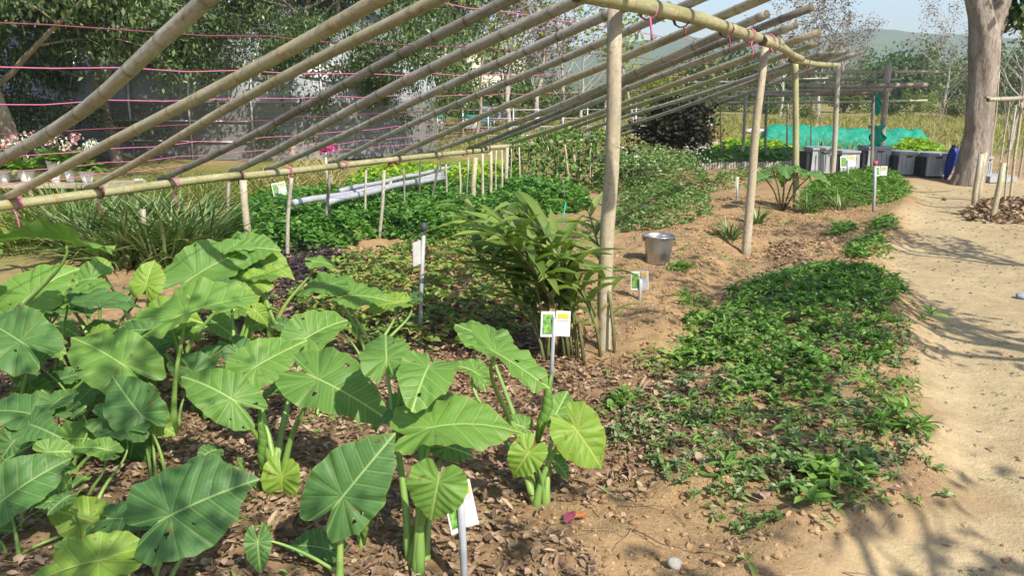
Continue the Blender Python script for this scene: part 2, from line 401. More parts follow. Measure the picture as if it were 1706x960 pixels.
RAFT = [  # low px, high px, mat, r0, r1, extend beyond both ends, sag
 ((0, 252), (335, -5), BK, .048, .044, (-.45, 1.25), .05),
 ((8, 330), (570, -2), BO, .046, .043, (-.02, 1.5), .07),
 ((150, 312), (735, -2), BO, .040, .043, (-.02, 1.45), .045),
 ((272, 297), (850, 0), BD, .040, .044, (-.02, 1.4), .02),
 ((392, 284), (970, 0), BK, .043, .043, (-.02, 1.35), .03),
 ((450, 280), (1040, 6), BK, .036, .040, (-.02, 1.3), .035),
 ((555, 270), (1155, 0), BK, .033, .036, (-.02, 1.22), .02),
 ((640, 266), (1270, -3), BO, .033, .036, (-.02, 1.08), .015),
 ((720, 253), (1278, 23), BK, .032, .036, (-.02, 1.0), .0),
 ((785, 246), (1352, 12), BD, .028, .034, (-.02, 1.0), -.02),
 ((795, 246), (1326, 41), BK, .030, .036, (-.02, 1.0), .0),
 ((832, 244), (1365, 53), BO, .034, .038, (-.02, 1.0), .0),
 ((885, 241), (1359, 73), BG, .034, .034, (-.02, 1.0), .0),
 ((930, 234), (1373, 87), BK, .033, .034, (-.02, 1.0), .0),
 ((960, 235), (1393, 87), BK, .034, .036, (-.02, 1.0), .0),
 ((1000, 232), (1412, 85), BK, .033, .034, (-.02, 1.0), .0),
 ((1040, 224), (1427, 90), BK, .032, .034, (-.02, 1.0), .0)]
for lo, hi, m_, r0, r1, ex, sag in RAFT:
    a, b = on_pl(*lo, .04), on_pl(*hi, .04); L0 = (b-a).length
    a, b = extend(a, b, *ex)
    pole('rafter', a, b, r0*(.68 if hi[0] < 900 else .8 if hi[0] < 1200 else .96), r1*(.68 if hi[0] < 900 else .8 if hi[0] < 1200 else .96), m_, tre, sag, .026, .36)
# high beam: three overlapping lengths, low rail: two
def beam(pts, r, m_, off, name='beam'):
    for (p, q) in pts:
        a, b = on_pl(*p, off), on_pl(*q, off); pole(name, a, b, r, r*.92, m_, tre, .0, .012, .33)
beam([((962, -14), (1300, 72))], .046, BG, -.045)
beam([((1270, 68), (1336, 98))], .040, BG, -.075)
beam([((1318, 99), (1394, 108))], .037, BG, -.06)
beam([((-60, 350), (400, 292)), ], .041, BG, -.03, 'rail')
beam([((385, 296), (815, 250)), ], .038, BG, -.03, 'rail')
beam([((810, 247), (1005, 232)), ], .035, BO, -.03, 'rail')
# posts
def post(px0, py0, px1, py1, r, m_, name='post', dY=0., parent=None, nodes=False, rt=None):
    b = ground(px1, py1); a = at(px0, py0, b.y+dY)
    b = Vector((b.x, b.y, b.z-.12)); return pole(name, b, a, r, rt or r*.95, m_, parent if parent is not None else tre, 0, .008, .35, 12, nodes)
post(1025, 6, 1007, 580, .043, BT, rt=.041)
post(1275, 76, 1243, 425, .047, BT, rt=.036)
post(1325, 100, 1327, 345, .042, BG); post(1397, 98, 1387, 294, .046, BK)
for a in [(405, 300, 416, 425, .034, BT), (381, 303, 378, 402, .019, BD), (486, 296, 476, 430, .018, BK), (550, 290, 541, 396, .017, BD), (640, 283, 630, 392, .018, BK), (672, 280, 671, 364, .012, BD),
          (730, 275, 713, 352, .016, BT), (743, 273, 746, 346, .013, BK), (765, 268, 765, 350, .014, BK), (792, 262, 790, 350, .033, BO), (804, 256, 804, 350, .018, BT), (818, 252, 818, 345, .02, BT), (827, 250, 826, 342, .011, BT),
          (845, 246, 843, 324, .026, BK), (852, 248, 853, 318, .010, BK), (881, 243, 884, 306, .011, BT), (895, 243, 892, 305, .010, BT), (912, 243, 928, 308, .012, BT), (941, 241, 948, 308, .018, BO), (954, 245, 968, 310, .026, BG), (925, 245, 935, 300, .009, BK), (700, 268, 697, 345, .012, BT), (780, 262, 776, 348, .012, BK), (836, 250, 836, 336, .014, BT), (865, 245, 866, 318, .012, BT), (985, 238, 983, 312, .014, BO), (610, 283, 606, 380, .013, BK)]:
    post(*a)
# ties of twine where poles meet rails, one strand hanging off
TW = M_plain('pink_twine', (.55, .12, .28), (.36, .14, .22), .6, scale=60); TWD = M_plain('dark_twine', (.14, .035, .06), (.2, .06, .08), .7, scale=60); TWW = M_plain('white_twine', (.7, .68, .72), (.6, .5, .7), .6, scale=60)
BEAMS = [tuple(on_pl(x, y, o) for x, y in pq) for pq, o in ((((962, -14), (1300, 72)), -.045), (((1318, 99), (1394, 108)), -.06), (((-60, 350), (400, 292)), -.03), (((385, 296), (815, 250)), -.03), (((810, 247), (1005, 232)), -.03))]
def tie(c, axis, r, m_, hang=0.):
    r = r*.80
    best = min(((a+(b-a)*max(0, min(1, (c-a).dot(b-a)/(b-a).length_squared)), (b-a)) for a, b in BEAMS), key=lambda t: (t[0]-c).length)
    c, axis = best
    mb = MB(); q = Vector(axis).normalized(); u = q.orthogonal().normalized(); w = q.cross(u)
    for k in range(4):
        off = q*((k-1.5)*.009)+u*.0
        P = [c+off+(u*math.cos(a)+w*math.sin(a))*(r+.004)+q*.012*math.sin(a+k) for a in np.linspace(0, 6.283, 11)]
        mb.tube([p-tre.location for p in P], .0045, 5, False)
    if hang:
        P = [c+w*0+Vector((rnd.uniform(-.01, .01)+.02*t, -r*1.05, -r-hang*t+.005)) for t in (0, .3, .6, 1)]
        mb.tube([p-tre.location for p in P], [.005, .007, .006, .009], 5)
    return mb.build('twine_tie', m_, tre)
lowdir = (on_pl(400, 292)-on_pl(0, 340)).normalized(); hidir = (on_pl(1390, 106)-on_pl(1025, 3)).normalized()
for (px, py), m_ in [((28, 337), TW), ((170, 318), TWD), ((296, 302), TW), ((405, 291), TWD), ((478, 285), TW), ((565, 277), TW), ((645, 270), TW), ((717, 262), TWD), ((757, 258), TWD), ((825, 247), TWW)]:
    tie(on_pl(px, py, -.02), lowdir, .058, m_, rnd.choice((0, .08, .16)))
for (px, py), m_ in [((1066, 16), TW), ((1118, 32), TWD), ((1190, 52), TWD), ((1235, 60), TW), ((1270, 68), TW), ((1340, 98), TWD)]:
    tie(on_pl(px, py, -.03), hidir, .062, m_, rnd.choice((.06, .12)))
cl = MB(); c = on_pl(655, 270, -.01)-tre.location
for k in range(5): cl.box(c+Vector((.05*math.cos(k*1.3), -.05, .03*math.sin(k*2.1))), (.05, .02, .05), Matrix.Rotation(k, 3, 'Y'))
tag(cl.build('cloth_tie', M_plain('red_cloth', (.62, .04, .03), (.5, .03, .02), .7), tre), 'bright red cloth knot on the rail')
# long strings stretched over the rafters, parallel to the rails
base_l = on_pl(0, 340); acr = (on_pl(1025, 3)-base_l); acr = (acr-lowdir*acr.dot(lowdir)); wid = acr.length; acr.normalize()
for k, (t, x0, x1, m_) in enumerate([(.09, -2, 8, TW), (.19, -2, 8.5, TW), (.31, -2, 9, TW), (.44, -1.5, 9.5, TWD), (.56, -1, 9.5, TW), (.68, -1, 10, TW), (.79, -1, 10, TWD), (.90, -1, 9, TW)]):
    P = []
    nseg = 44
    for i in range(nseg+1):
        s = -8+(min(x1, 6.0+.15*k)+8)*i/nseg
        P.append(base_l+lowdir*s+acr*(t*wid)+pn*(.088-.018*abs(math.sin(s*5.5+k)))+acr*.03*math.sin(s*.9+k*2)-tre.location)
    V, F = tube(P, .0031, 5); link_obj('string', mesh('string', V, F, m_), tre)

# flat trellis further back
p = ground(1467, 282)
tb = empty('flat_bamboo_frame', p, 'distant level bamboo frame of thin poles behind the sloping trellis', 'trellis')
def hp(x0, y0, x1, y1, Y0, r, m_, par, dY=0., name='crossbar'):
    pole(name, at(x0, y0, Y0), at(x1, y1, Y0+dY), r, r*.9, m_, par, 0, .01, .4, 8)
for a in [(1345, 122, 1565, 119, 16.2, .03, BK), (1330, 134, 1502, 132, 17, .025, BD), (1310, 143, 1545, 141, 15.6, .05, BD), (1330, 150, 1486, 149, 16.4, .03, BK), (1250, 159, 1484, 154, 16., .04, BD), (1200, 171, 1545, 167, 17.3, .025, BK), (1170, 153, 1400, 150, 18, .025, BK), (1150, 137, 1380, 130, 18.5, .022, BK), (1060, 172, 1240, 160, 17.5, .02, BK)]:
    hp(*a, tb)
for a in [(1481, 105, 1466, 282, .055, BK), (1455, 160, 1452, 290, .03, BD), (1243, 160, 1234, 272, .035, BK), (1278, 158, 1276, 266, .03, BD), (1313, 168, 1312, 262, .022, BK), (1352, 160, 1352, 282, .012, BK), (1200, 175, 1204, 272, .015, BD), (1363, 235, 1362, 285, .012, BK)]:
    post(*a, parent=tb)
NET = M_plain('green_net', (.0, .33, .22), (.01, .42, .30), .55, scale=40, bump=.3)
mb = MB()
for (cx, cy, w, h) in [(1458, 174, .12, .36), (1457, 232, .30, .5)]:
    c = at(cx, cy, 15.0); n = 12; V = []
    for i in range(9):
        for j in range(9):
            u, v = i/8-.5, j/8-.5
            ww = w*(.75+.35*math.sin(j*1.7))
            V.append((c.x+u*ww-p.x, c.y-.1+.05*math.sin(i*2.3+j)-p.y, c.z+v*h+.02*math.sin(i*3)-p.z))
    V = np.array(V); V2 = V+np.array([0, .06, 0]); q = np.array([(i*9+j, i*9+j+1, (i+1)*9+j+1, (i+1)*9+j) for i in range(8) for j in range(8)])
    mb.add(np.concatenate([V, V2]), np.concatenate([q[:, ::-1], q+81]))
mb.build('hung_net', NET, tb)

# frame at the right
p = ground(1652, 368)
tr = empty('pole_frame', p, 'open frame of thin bamboo poles standing right of the thick trunk', 'trellis')
hp(1646, 166, 1790, 164, 11.0, .028, BK, tr, .6); hp(1642, 162, 1660, 166, 11.2, .02, BT, tr)
for a in [(1665, 118, 1651, 262, .016, BT), (1682, 170, 1660, 300, .014, BK), (1693, 175, 1672, 345, .013, BK), (1702, 170, 1683, 335, .020, BT), (1720, 160, 1698, 300, .02, BK)]:
    post(*a, parent=tr, nodes=True)
def stake(name, x0, y0, x1, y1, r, m_, label, cat='stake', group=None):
    b = ground(x1, y1); root_z = Vector((b.x, b.y, b.z-.1)); o = pole(name, root_z, at(x0, y0, b.y), r, r*.95, m_, None, 0, .006, .3, 10, False)
    return tag(o, label, cat, group)
stake('wooden_stake', 1641, 254, 1630, 334, .042, BT, 'pale bark-stripped stake, the right of the crossed pair before the thick trunk')
stake('wooden_stake', 1635, 256, 1623, 345, .036, BT, 'pale bark-stripped stake, the left of the crossed pair before the thick trunk')
stake('wooden_stake', 1672, 271, 1652, 370, .036, BO, 'short leaning stake stuck in the leaf heap beside the path')
stake('wooden_stake', 238, 348, 252, 440, .024, BK, 'short grey stake with a charred top standing in the strap leaved clump')
stake('wooden_stake', 943, 335, 935, 372, .008, NET, 'thin green stake leaning behind the broad leaved clump')
stake('wooden_stake', 938, 300, 943, 345, .008, BT, 'thin pale stick leaning by the gap in the climbing vines')
stake('wooden_stake', 1408, 262, 1405, 290, .03, BT, 'short reddish stake before the second grey box')

# ------------------------------------------------------------------ elephant-ear plants
def m_taro(name, c1, c2, vein, under):
    m, nt, p = nodes_of(name)
    w = nattr(nt, 'w'); wd = nattr(nt, 'wd'); mid = nattr(nt, 'mid')
    d = nmath(nt, 'MULTIPLY', nmath(nt, 'PINGPONG', w, .5), wd)
    d2 = nmath(nt, 'MINIMUM', nmath(nt, 'ADD', d, .0008), nmath(nt, 'ADD', mid, -.0008))
    vm = nmath(nt, 'MAXIMUM', nmath(nt, 'MULTIPLY', nrange(nt, d, .0003, .0024, .5, 0), nrange(nt, mid, .0, .13, 1, .25)), nrange(nt, mid, .0012, .0045, .95, 0))
    fine = nmath(nt, 'PINGPONG', nmath(nt, 'MULTIPLY', w, 4.0), .5)
    oi = nt.nodes.new('ShaderNodeObjectInfo')
    n = nnoise(nt, 11, 4, .6); n2 = nnoise(nt, 55, 3, .6)
    c = nmix(nt, nmath(nt, 'MULTIPLY', nmath(nt, 'ADD', nrange(nt, n, .3, .7), oi.outputs['Random']), .5), c1, c2)
    c = nmix(nt, nrange(nt, fine, .0, .12, .22, 0), c, vein)
    c = nmix(nt, nattr(nt, 'edge'), c, (.30, .30, .035))
    c = nmix(nt, nrange(nt, n2, .62, .70, 0, .5), c, (.20, .24, .04)); c = nmix(nt, nrange(nt, nnoise(nt, 30, 2, .5), .70, .73, 0, .8), c, (.17, .10, .04))
    c = nmix(nt, vm, c, vein)
    g = nt.nodes.new('ShaderNodeNewGeometry'); c = nmix(nt, g.outputs['Backfacing'], c, nmix(nt, .45, c, under))
    link(nt, c, p.inputs['Base Color']); p.inputs['Roughness'].default_value = .5; p.inputs['Specular IOR Level'].default_value = .32
    b = nbump(nt, p, nmath(nt, 'ADD', nrange(nt, d2, 0, .012), nmath(nt, 'MULTIPLY', n2, .35)), .45, .004)
    t = nt.nodes.new('ShaderNodeBsdfTranslucent'); link(nt, nmix(nt, 1., c, (1.3, 1.5, .5), 'MULTIPLY'), t.inputs[0])
    mx = nt.nodes.new('ShaderNodeMixShader'); mx.inputs[0].default_value = .33
    link(nt, p.outputs[0], mx.inputs[1]); link(nt, t.outputs[0], mx.inputs[2]); link(nt, mx.outputs[0], nt.nodes['Material Output'].inputs[0])
    return m
TG = m_taro('taro_leaf_green', (.095, .215, .045), (.165, .31, .055), (.38, .50, .16), (.2, .33, .10))
TD = m_taro('taro_leaf_deep', (.065, .16, .05), (.10, .22, .055), (.30, .42, .15), (.12, .22, .07))
TY = m_taro('taro_leaf_yellow', (.17, .30, .045), (.23, .36, .05), (.42, .48, .12), (.28, .38, .1))
MS = M_plain('taro_stalk', (.22, .33, .07), (.14, .26, .06), .4, scale=6, stretch=(1, 1, .2), spec=.5)
TH = np.array([0, 4, 10, 20, 34, 50, 70, 90, 110, 130, 147, 158, 166, 173, 180]); RA = np.array([.97, .93, .87, .80, .74, .69, .65, .62, .62, .63, .64, .59, .45, .27, .15])
def taro_leaf(L, Wd, q):
    NT_, NR = 96, 13
    th = np.linspace(-180, 180, NT_, endpoint=False); rr = (np.arange(1, NR+1)/NR)**.85
    asym = 1+.04*np.sin(np.radians(th)*1+q.uniform(0, 6))+.02*np.sin(np.radians(th)*9+q.uniform(0, 6))+.012*np.sin(np.radians(th)*17+q.uniform(0, 6))
    RR = np.interp(np.abs(th), TH, RA)*asym; at_ = np.abs(th); RR = RR*(1+q.uniform(-.14, .08)*sstep(110, 150, at_))*(1+q.uniform(-.08, .06)*(1-sstep(0, 40, at_)))*(1+q.uniform(-.06, .08)*np.sin(np.radians(at_)))
    T, Rr = np.meshgrid(np.radians(th), rr); RB = np.tile(RR, (NR, 1))
    x = RB*Rr*np.sin(T)*L*Wd; y = RB*Rr*np.cos(T)*L
    x = np.concatenate([[0], x.ravel()]); y = np.concatenate([[0], y.ravel()]); rho = np.concatenate([[0], Rr.ravel()]); tt = np.concatenate([[0], T.ravel()])
    ax = np.abs(x); a = .62; s = L*.21
    w = (y-a*ax)/s; al = math.atan(a); r = np.hypot(x, y); phi = np.arctan2(y, ax)
    back = w < 0; dth = .62
    w = np.where(back, -(al-phi)/dth, w); wd = np.where(back, r*dth, s/math.sqrt(1+a*a)); wd = np.minimum(wd, s)
    fold = q.uniform(.05, .45); droop = q.uniform(.15, .5); cup = q.uniform(-.25, .3)
    z = fold*ax*(1-ax/(L*1.2)) - droop*np.where(y > 0, y*y, .7*y*y)/L - cup*x*x/L
    z += L*.05*rho**2*np.sin(3*tt+q.uniform(0, 6))+L*.035*rho**2*np.sin(5*tt+q.uniform(0, 6))+L*.026*rho**3*np.sin(11*tt+q.uniform(0, 6))+L*.018*rho**4*np.sin(23*tt+q.uniform(0, 6))
    z -= .0028*(L/.25)*np.cos(2*math.pi*w)*np.clip((r/L-.12)*4, 0, 1)*np.clip(ax/(.08*L), 0, 1)*np.clip((1.05-rho)*3, .3, 1)
    edge = np.clip((rho-.93)*8, 0, 1)*q.choice((.15, .35, .7))
    hol = [(q.uniform(-.9, .9), q.uniform(.35, 1.0), q.uniform(.012, .034)) for _ in range(q.choice((0, 1, 2, 3, 4)))]
    j = np.arange(NT_); F4 = [np.stack([1+i*NT_+j, 1+i*NT_+(j+1) % NT_, 1+(i+1)*NT_+(j+1) % NT_, 1+(i+1)*NT_+j], 1) for i in range(NR-1)]
    F3 = np.stack([np.zeros(NT_, int), 1+(j+1) % NT_, 1+j], 1)
    F4 = np.concatenate(F4); cx_, cy_ = x[F4].mean(1), y[F4].mean(1)
    for ha, hr, hs in hol:
        k_ = np.interp(abs(ha*170), TH, RA)*hr*L; F4 = F4[np.hypot(cx_-math.sin(ha*2.97)*k_*Wd, cy_-math.cos(ha*2.97)*k_) > hs*L]; cx_, cy_ = x[F4].mean(1), y[F4].mean(1)
    return np.stack([x, y, z], 1), [F4, F3], {'w': w, 'wd': wd, 'mid': ax, 'edge': edge}
HCAM = Vector((0, -1, .35)); HUP = Vector((0, -.35, 1)); HMID = Vector((.1, -.75, .8)); HEDGE = Vector((0, -.02, 1))
def taro(base_px, label, leaves, extra=None, z0=None):
    """leaves: (Jx,Jy, Tx,Ty, depth of J rel. base, depth of tip rel. J, width, hint, material)"""
    b = ground(*base_px) if not isinstance(base_px, Vector) else base_px
    root = empty('elephant_ear_plant', b, label, 'plant', 'elephant ear plants in the front bed')
    q = random.Random(int(b.x*977+b.y*3331))
    for k, (jx, jy, tx, ty, dj, dt, wr, hint, m_) in enumerate(leaves):
        J = at(jx, jy, b.y+dj); T = at(tx, ty, b.y+dj+dt); md = T-J; L = md.length*.98; md.normalize()
        n = (hint-md*hint.dot(md)).normalized(); sx = md.cross(n)
        V, F, att = taro_leaf(L, wr*.86, q)
        me = mesh('leaf', V, F, m_, True, att); m = Matrix((sx, md, n)).transposed().to_4x4(); m.translation = J-b
        link_obj('leaf', me, root, mat=m)
        # stalk: rises from the base, arches under the blade
        a0 = Vector((q.uniform(-.03, .03), q.uniform(-.03, .03), -.03)); e = J-b-n*.009
        h = max(e.z, .05); back = -md*min(.12, L*.4); c1 = Vector((a0.x+e.x*.15, a0.y+e.y*.15, h*.55)); c2 = e+back*.5-n*.09+Vector((0, 0, -.06*(h > .2)))
        pts = []; NS = 12
        for i in range(NS+1):
            t = i/NS; pts.append(a0*(1-t)**3+c1*3*t*(1-t)**2+c2*3*t*t*(1-t)+e*t**3)
        r0 = .017 if h > .3 else .010
        rad = [r0*(1-.70*min(1, (i/NS)**.6))*(1.25 if i == 1 else 1) for i in range(NS+1)]
        V, F = tube(pts, rad, 9); link_obj('stalk', mesh('stalk', V, F, MS), root)
    for (x0, y0, x1, y1, dy, r) in (extra or []):     # rolled young leaves and cut stalks
        A = at(x0, y0, b.y+dy)-b; B = at(x1, y1, b.y+dy)-b
        mid = (A+B)/2+Vector((.01, 0, 0))
        V, F = tube([A, A*.7+B*.3, mid, A*.3+B*.7, B], [r*.5, r*.95, r, r*.75, r*.15], 10)
        link_obj('rolled_leaf', mesh('rolled_leaf', V, F, TG, True, {'w': np.linspace(0, 9, len(V)), 'wd': np.full(len(V), .02), 'mid': np.full(len(V), .02), 'edge': np.zeros(len(V))}), root)
    return root
taro((690, 948), 'elephant ear plant whose small heart-shaped leaf hangs in front of the nearest grey sign stake', [
  (730, 804, 716, 872, -.12, -.01, 1.35, HCAM, TG), (722, 712, 872, 684, .05, .04, .75, HUP, TG), (713, 613, 686, 664, .12, -.17, .92, Vector((0, -1, .8)), TG), (644, 597, 641, 531, .25, .18, .85, HMID, TG),
  (672, 668, 600, 705, .2, .05, .7, HUP, TD), (745, 745, 800, 760, .2, .02, .8, HMID, TD)], [(655, 760, 668, 622, .15, .011)])
taro((900, 838), 'elephant ear plant standing alone at the right end, its leaf hanging down to the right', [
  (961, 718, 1014, 790, -.05, -.03, .95, Vector((.35, -1, .35)), TY), (880, 756, 847, 803, -.16, -.03, 1.05, Vector((-.3, -1, .3)), TY), (872, 712, 838, 700, .02, -.03, .9, HMID, TG),
  (826, 588, 938, 652, -.1, -.12, .62, HEDGE, TG), (815, 566, 752, 533, .35, .08, .8, HUP, TG), (926, 692, 950, 640, .1, .08, .7, HMID, TG), (790, 620, 752, 596, .25, -.02, .9, HUP, TG), (930, 775, 955, 800, .03, -.02, .9, HUP, TD)], [(896, 735, 920, 620, .0, .02)])
taro((556, 992), 'elephant ear plant with one big dark leaf facing the camera, bottom centre', [(571, 828, 655, 724, .0, .05, .92, HCAM, TD)])
taro((600, 985), 'low elephant ear seedling with dark rounded leaves at the bottom edge', [(540, 915, 478, 900, .12, .02, .9, HUP, TD), (430, 905, 432, 962, .0, -.04, .8, HMID, TD)])
taro((602, 908), 'short elephant ear stump with thick pale stalks behind the big dark leaf', [(612, 790, 650, 772, .1, .05, .8, HUP, TG)], [(598, 905, 590, 830, 0, .011), (606, 908, 612, 830, 0, .012)])
taro((458, 800), 'elephant ear plant in the middle with a swollen pale sheath and five spreading leaves', [
  (531, 632, 650, 686, -.1, -.12, .78, HMID, TG), (386, 665, 294, 608, -.15, .02, .82, HMID, TG), (428, 610, 514, 560, .15, .1, .85, HMID, TG), (513, 562, 590, 515, .35, .15, .8, HMID, TG), (470, 795, 468, 850, -.12, -.02, 1.1, HCAM, TY), (470, 640, 425, 655, .25, .0, .9, HUP, TD)], [(436, 790, 433, 672, -.05, .017)])
taro((262, 1000), 'elephant ear plant with a wide blue-green leaf on a stout stalk, bottom left', [(285, 859, 426, 788, .0, .05, .95, HMID, TD), (350, 800, 262, 770, .3, .05, .8, HUP, TD)])
taro((262, 800), 'elephant ear plant with a squarish upright leaf, left of centre', [(232, 688, 178, 622, .0, .05, .95, Vector((.2, -1, .5)), TD), (252, 702, 294, 722, .08, -.02, .9, HMID, TY), (222, 738, 205, 812, .12, -.02, .9, HCAM, TD)])
taro((160, 838), 'elephant ear plant with a small level leaf between taller ones, left', [(176, 750, 120, 736, -.02, -.02, .75, HUP, TG), (205, 715, 160, 700, .2, .1, .9, HUP, TD)])
taro((18, 935), 'elephant ear plant at the left edge with a dark upswept leaf', [(8, 832, 108, 754, .0, .08, .8, HMID, TD), (150, 868, 72, 842, .1, -.03, .9, HMID, TY), (-30, 880, -110, 850, 0, 0, .8, HMID, TD)])
taro((188, 1010), 'elephant ear plant with a bright yellow-green leaf seen from the side in the bottom corner', [(165, 935, 5, 962, -.05, -.08, .62, Vector((0, -.5, 1)), TY), (130, 918, 215, 915, .1, .03, .6, HEDGE, TG)])
taro((88, 775), 'elephant ear plant with two shaded leaves at the left edge, midway up', [(50, 690, -50, 668, .0, .02, .7, HUP, TD), (92, 672, 134, 636, .05, .1, .95, HUP, TD), (20, 740, -20, 790, -.1, -.05, .9, HMID, TD)])
taro((285, 715), 'elephant ear plant bearing a long horizontal leaf high on a single stalk', [(308, 523, 446, 470, .05, .12, .7, HUP, TG), (202, 606, 95, 535, -.25, .08, .78, HMID, TG), (320, 620, 372, 660, .1, -.08, .8, HUP, TD)])
taro((20, 720), 'elephant ear plant with a big veined leaf cut off by the left edge', [(34, 569, -48, 515, -.1, .1, .85, HMID, TD), (-40, 620, -120, 640, 0, 0, .8, HUP, TD), (80, 640, 150, 610, .2, .1, .85, HUP, TD)])
taro((110, 650), 'elephant ear plant with a broad fan-like leaf below the left end of the rail', [(50, 493, 126, 428, -.1, .12, 1.0, HMID, TG), (112, 506, 234, 484, .05, .0, .7, HEDGE, TD), (180, 560, 230, 545, .3, .1, .8, HUP, TD)])
taro((232, 610), 'elephant ear plant with a small upright yellow-green leaf, rear of the bed', [(244, 474, 254, 428, .0, .05, 1.1, HCAM, TY), (170, 448, 150, 422, .1, .03, .9, HMID, TY), (290, 560, 345, 545, 0, .1, .8, HUP, TG)])
taro((372, 570), 'elephant ear plant with the rearmost wide leaf, in front of the lashed rail post', [(326, 459, 424, 396, .0, .2, .8, HMID, TG), (430, 430, 482, 450, .3, -.1, .8, HMID, TY), (395, 515, 470, 500, .1, .1, .8, HUP, TG), (360, 540, 400, 560, -.1, -.05, .9, HUP, TG)])
taro((-30, 660), 'elephant ear plant with the highest leaf, its dark underside showing at the left edge', [(112, 402, -70, 362, -.4, -.15, .62, Vector((0, .35, 1)), TG), (-30, 420, -90, 440, -.2, -.05, .8, HUP, TD)])
taro((520, 700), 'slender elephant ear plant half hidden behind the middle sheath', [(545, 600, 500, 590, .2, .05, .9, HUP, TG), (590, 650, 560, 640, .1, .0, .9, HUP, TD)])
taro((800, 720), 'young elephant ear plant with small leaves behind the side-on bright leaf', [(752, 690, 700, 735, .0, -.05, .9, HMID, TD), (795, 618, 812, 650, .2, -.06, .9, HMID, TG)])
taro((330, 690), 'crowded elephant ear plant with shaded leaves under the long horizontal leaf', [(345, 600, 300, 640, .0, -.05, .85, HUP, TD), (400, 590, 440, 640, .1, -.05, .85, HUP, TD), (260, 580, 230, 630, .15, -.02, .85, HUP, TD), (370, 640, 330, 700, -.1, -.08, .85, HMID, TD)])
taro((140, 720), 'crowded elephant ear plant with shaded leaves left of the squarish leaf', [(150, 650, 95, 700, .0, -.08, .85, HUP, TD), (190, 660, 150, 640, .1, .05, .85, HUP, TD), (60, 610, 15, 660, .1, -.05, .85, HUP, TD), (120, 760, 75, 800, -.1, -.1, .85, HMID, TD)])

q = random.Random(77)
for k, (bx, by, lb) in enumerate([(60, 860, 'young elephant ear plant low between the two at the left edge'), (330, 850, 'young elephant ear plant low behind the blue-green leaf'), (210, 700, 'young elephant ear plant in the shade behind the squarish leaf'), (60, 700, 'elephant ear plant deep in the clump beside the left edge'), (400, 620, 'young elephant ear plant behind the middle sheath, to its left'), (170, 600, 'rear elephant ear plant below the small upright yellow-green leaf'), (620, 620, 'small elephant ear plant at the far edge of the clump, right of the sheath plant'), (460, 560, 'small elephant ear plant at the back of the clump beside the purple seedlings'), (-20, 800, 'elephant ear plant cut off by the left edge, low down'), (130, 920, 'young elephant ear plant rising behind the bottom corner leaf'), (300, 620, 'elephant ear plant among the rear ones, under the rearmost wide leaf'), (30, 600, 'rear elephant ear plant at the left edge below the highest leaf'), (250, 660, 'elephant ear plant in the thick of the clump, behind the squarish leaf'), (110, 790, 'elephant ear plant with spreading young leaves between the left edge and the squarish leaf')]):
    g = ground(bx, by); lv = []; hgt = 90 if by > 800 else 120
    for j in range(6):
        jx, jy = bx+q.uniform(-80, 80), by-q.uniform(.35, 1.25)*hgt; an = q.uniform(0, 6.28); ln = q.uniform(40, 78)
        lv.append((jx, jy, jx+math.cos(an)*ln, jy+abs(math.sin(an))*ln*.45-8, q.uniform(-.1, .2), q.uniform(-.08, .05), q.uniform(.8, 1.), q.choice((HUP, HMID)), q.choice((TG, TG, TD, TD, TG, TY))))
    taro((bx, by), lb, lv)

# ------------------------------------------------------------------ broad-leaved clump by the post
GL = M_leaf('clump_leaf', [(.09, .15, .03), (.14, .22, .045), (.21, .30, .07), (.30, .36, .11)], .34, .45, .4, island=False)
GLD = M_leaf('clump_leaf_dry', [(.30, .19, .09), (.42, .30, .15), (.38, .30, .08)], .25, .6, .2, island=False)
CANE = M_plain('cane', (.15, .17, .06), (.10, .09, .04), .5, scale=12)
b = ground(948, 588)
root = empty('cardamom_clump', b, 'tall clump of arching canes with long pointed leaves beside the pale post', 'plant')
lt = []
for k in range(5):
    V, F = blade_t(8, .19-.010*k, .35+.12*k, .35, 'lance'); V = np.array(V); V[:, 2] += .02*np.sin(V[:, 1]*9+k)*np.sign(V[:, 0]); lt.append((V, F))
ltm = [mesh('leaf', V, F, GL) for V, F in lt]; ltd = [mesh('leaf', V, F, GLD) for V, F in lt]
q = random.Random(5); nleaf = 0
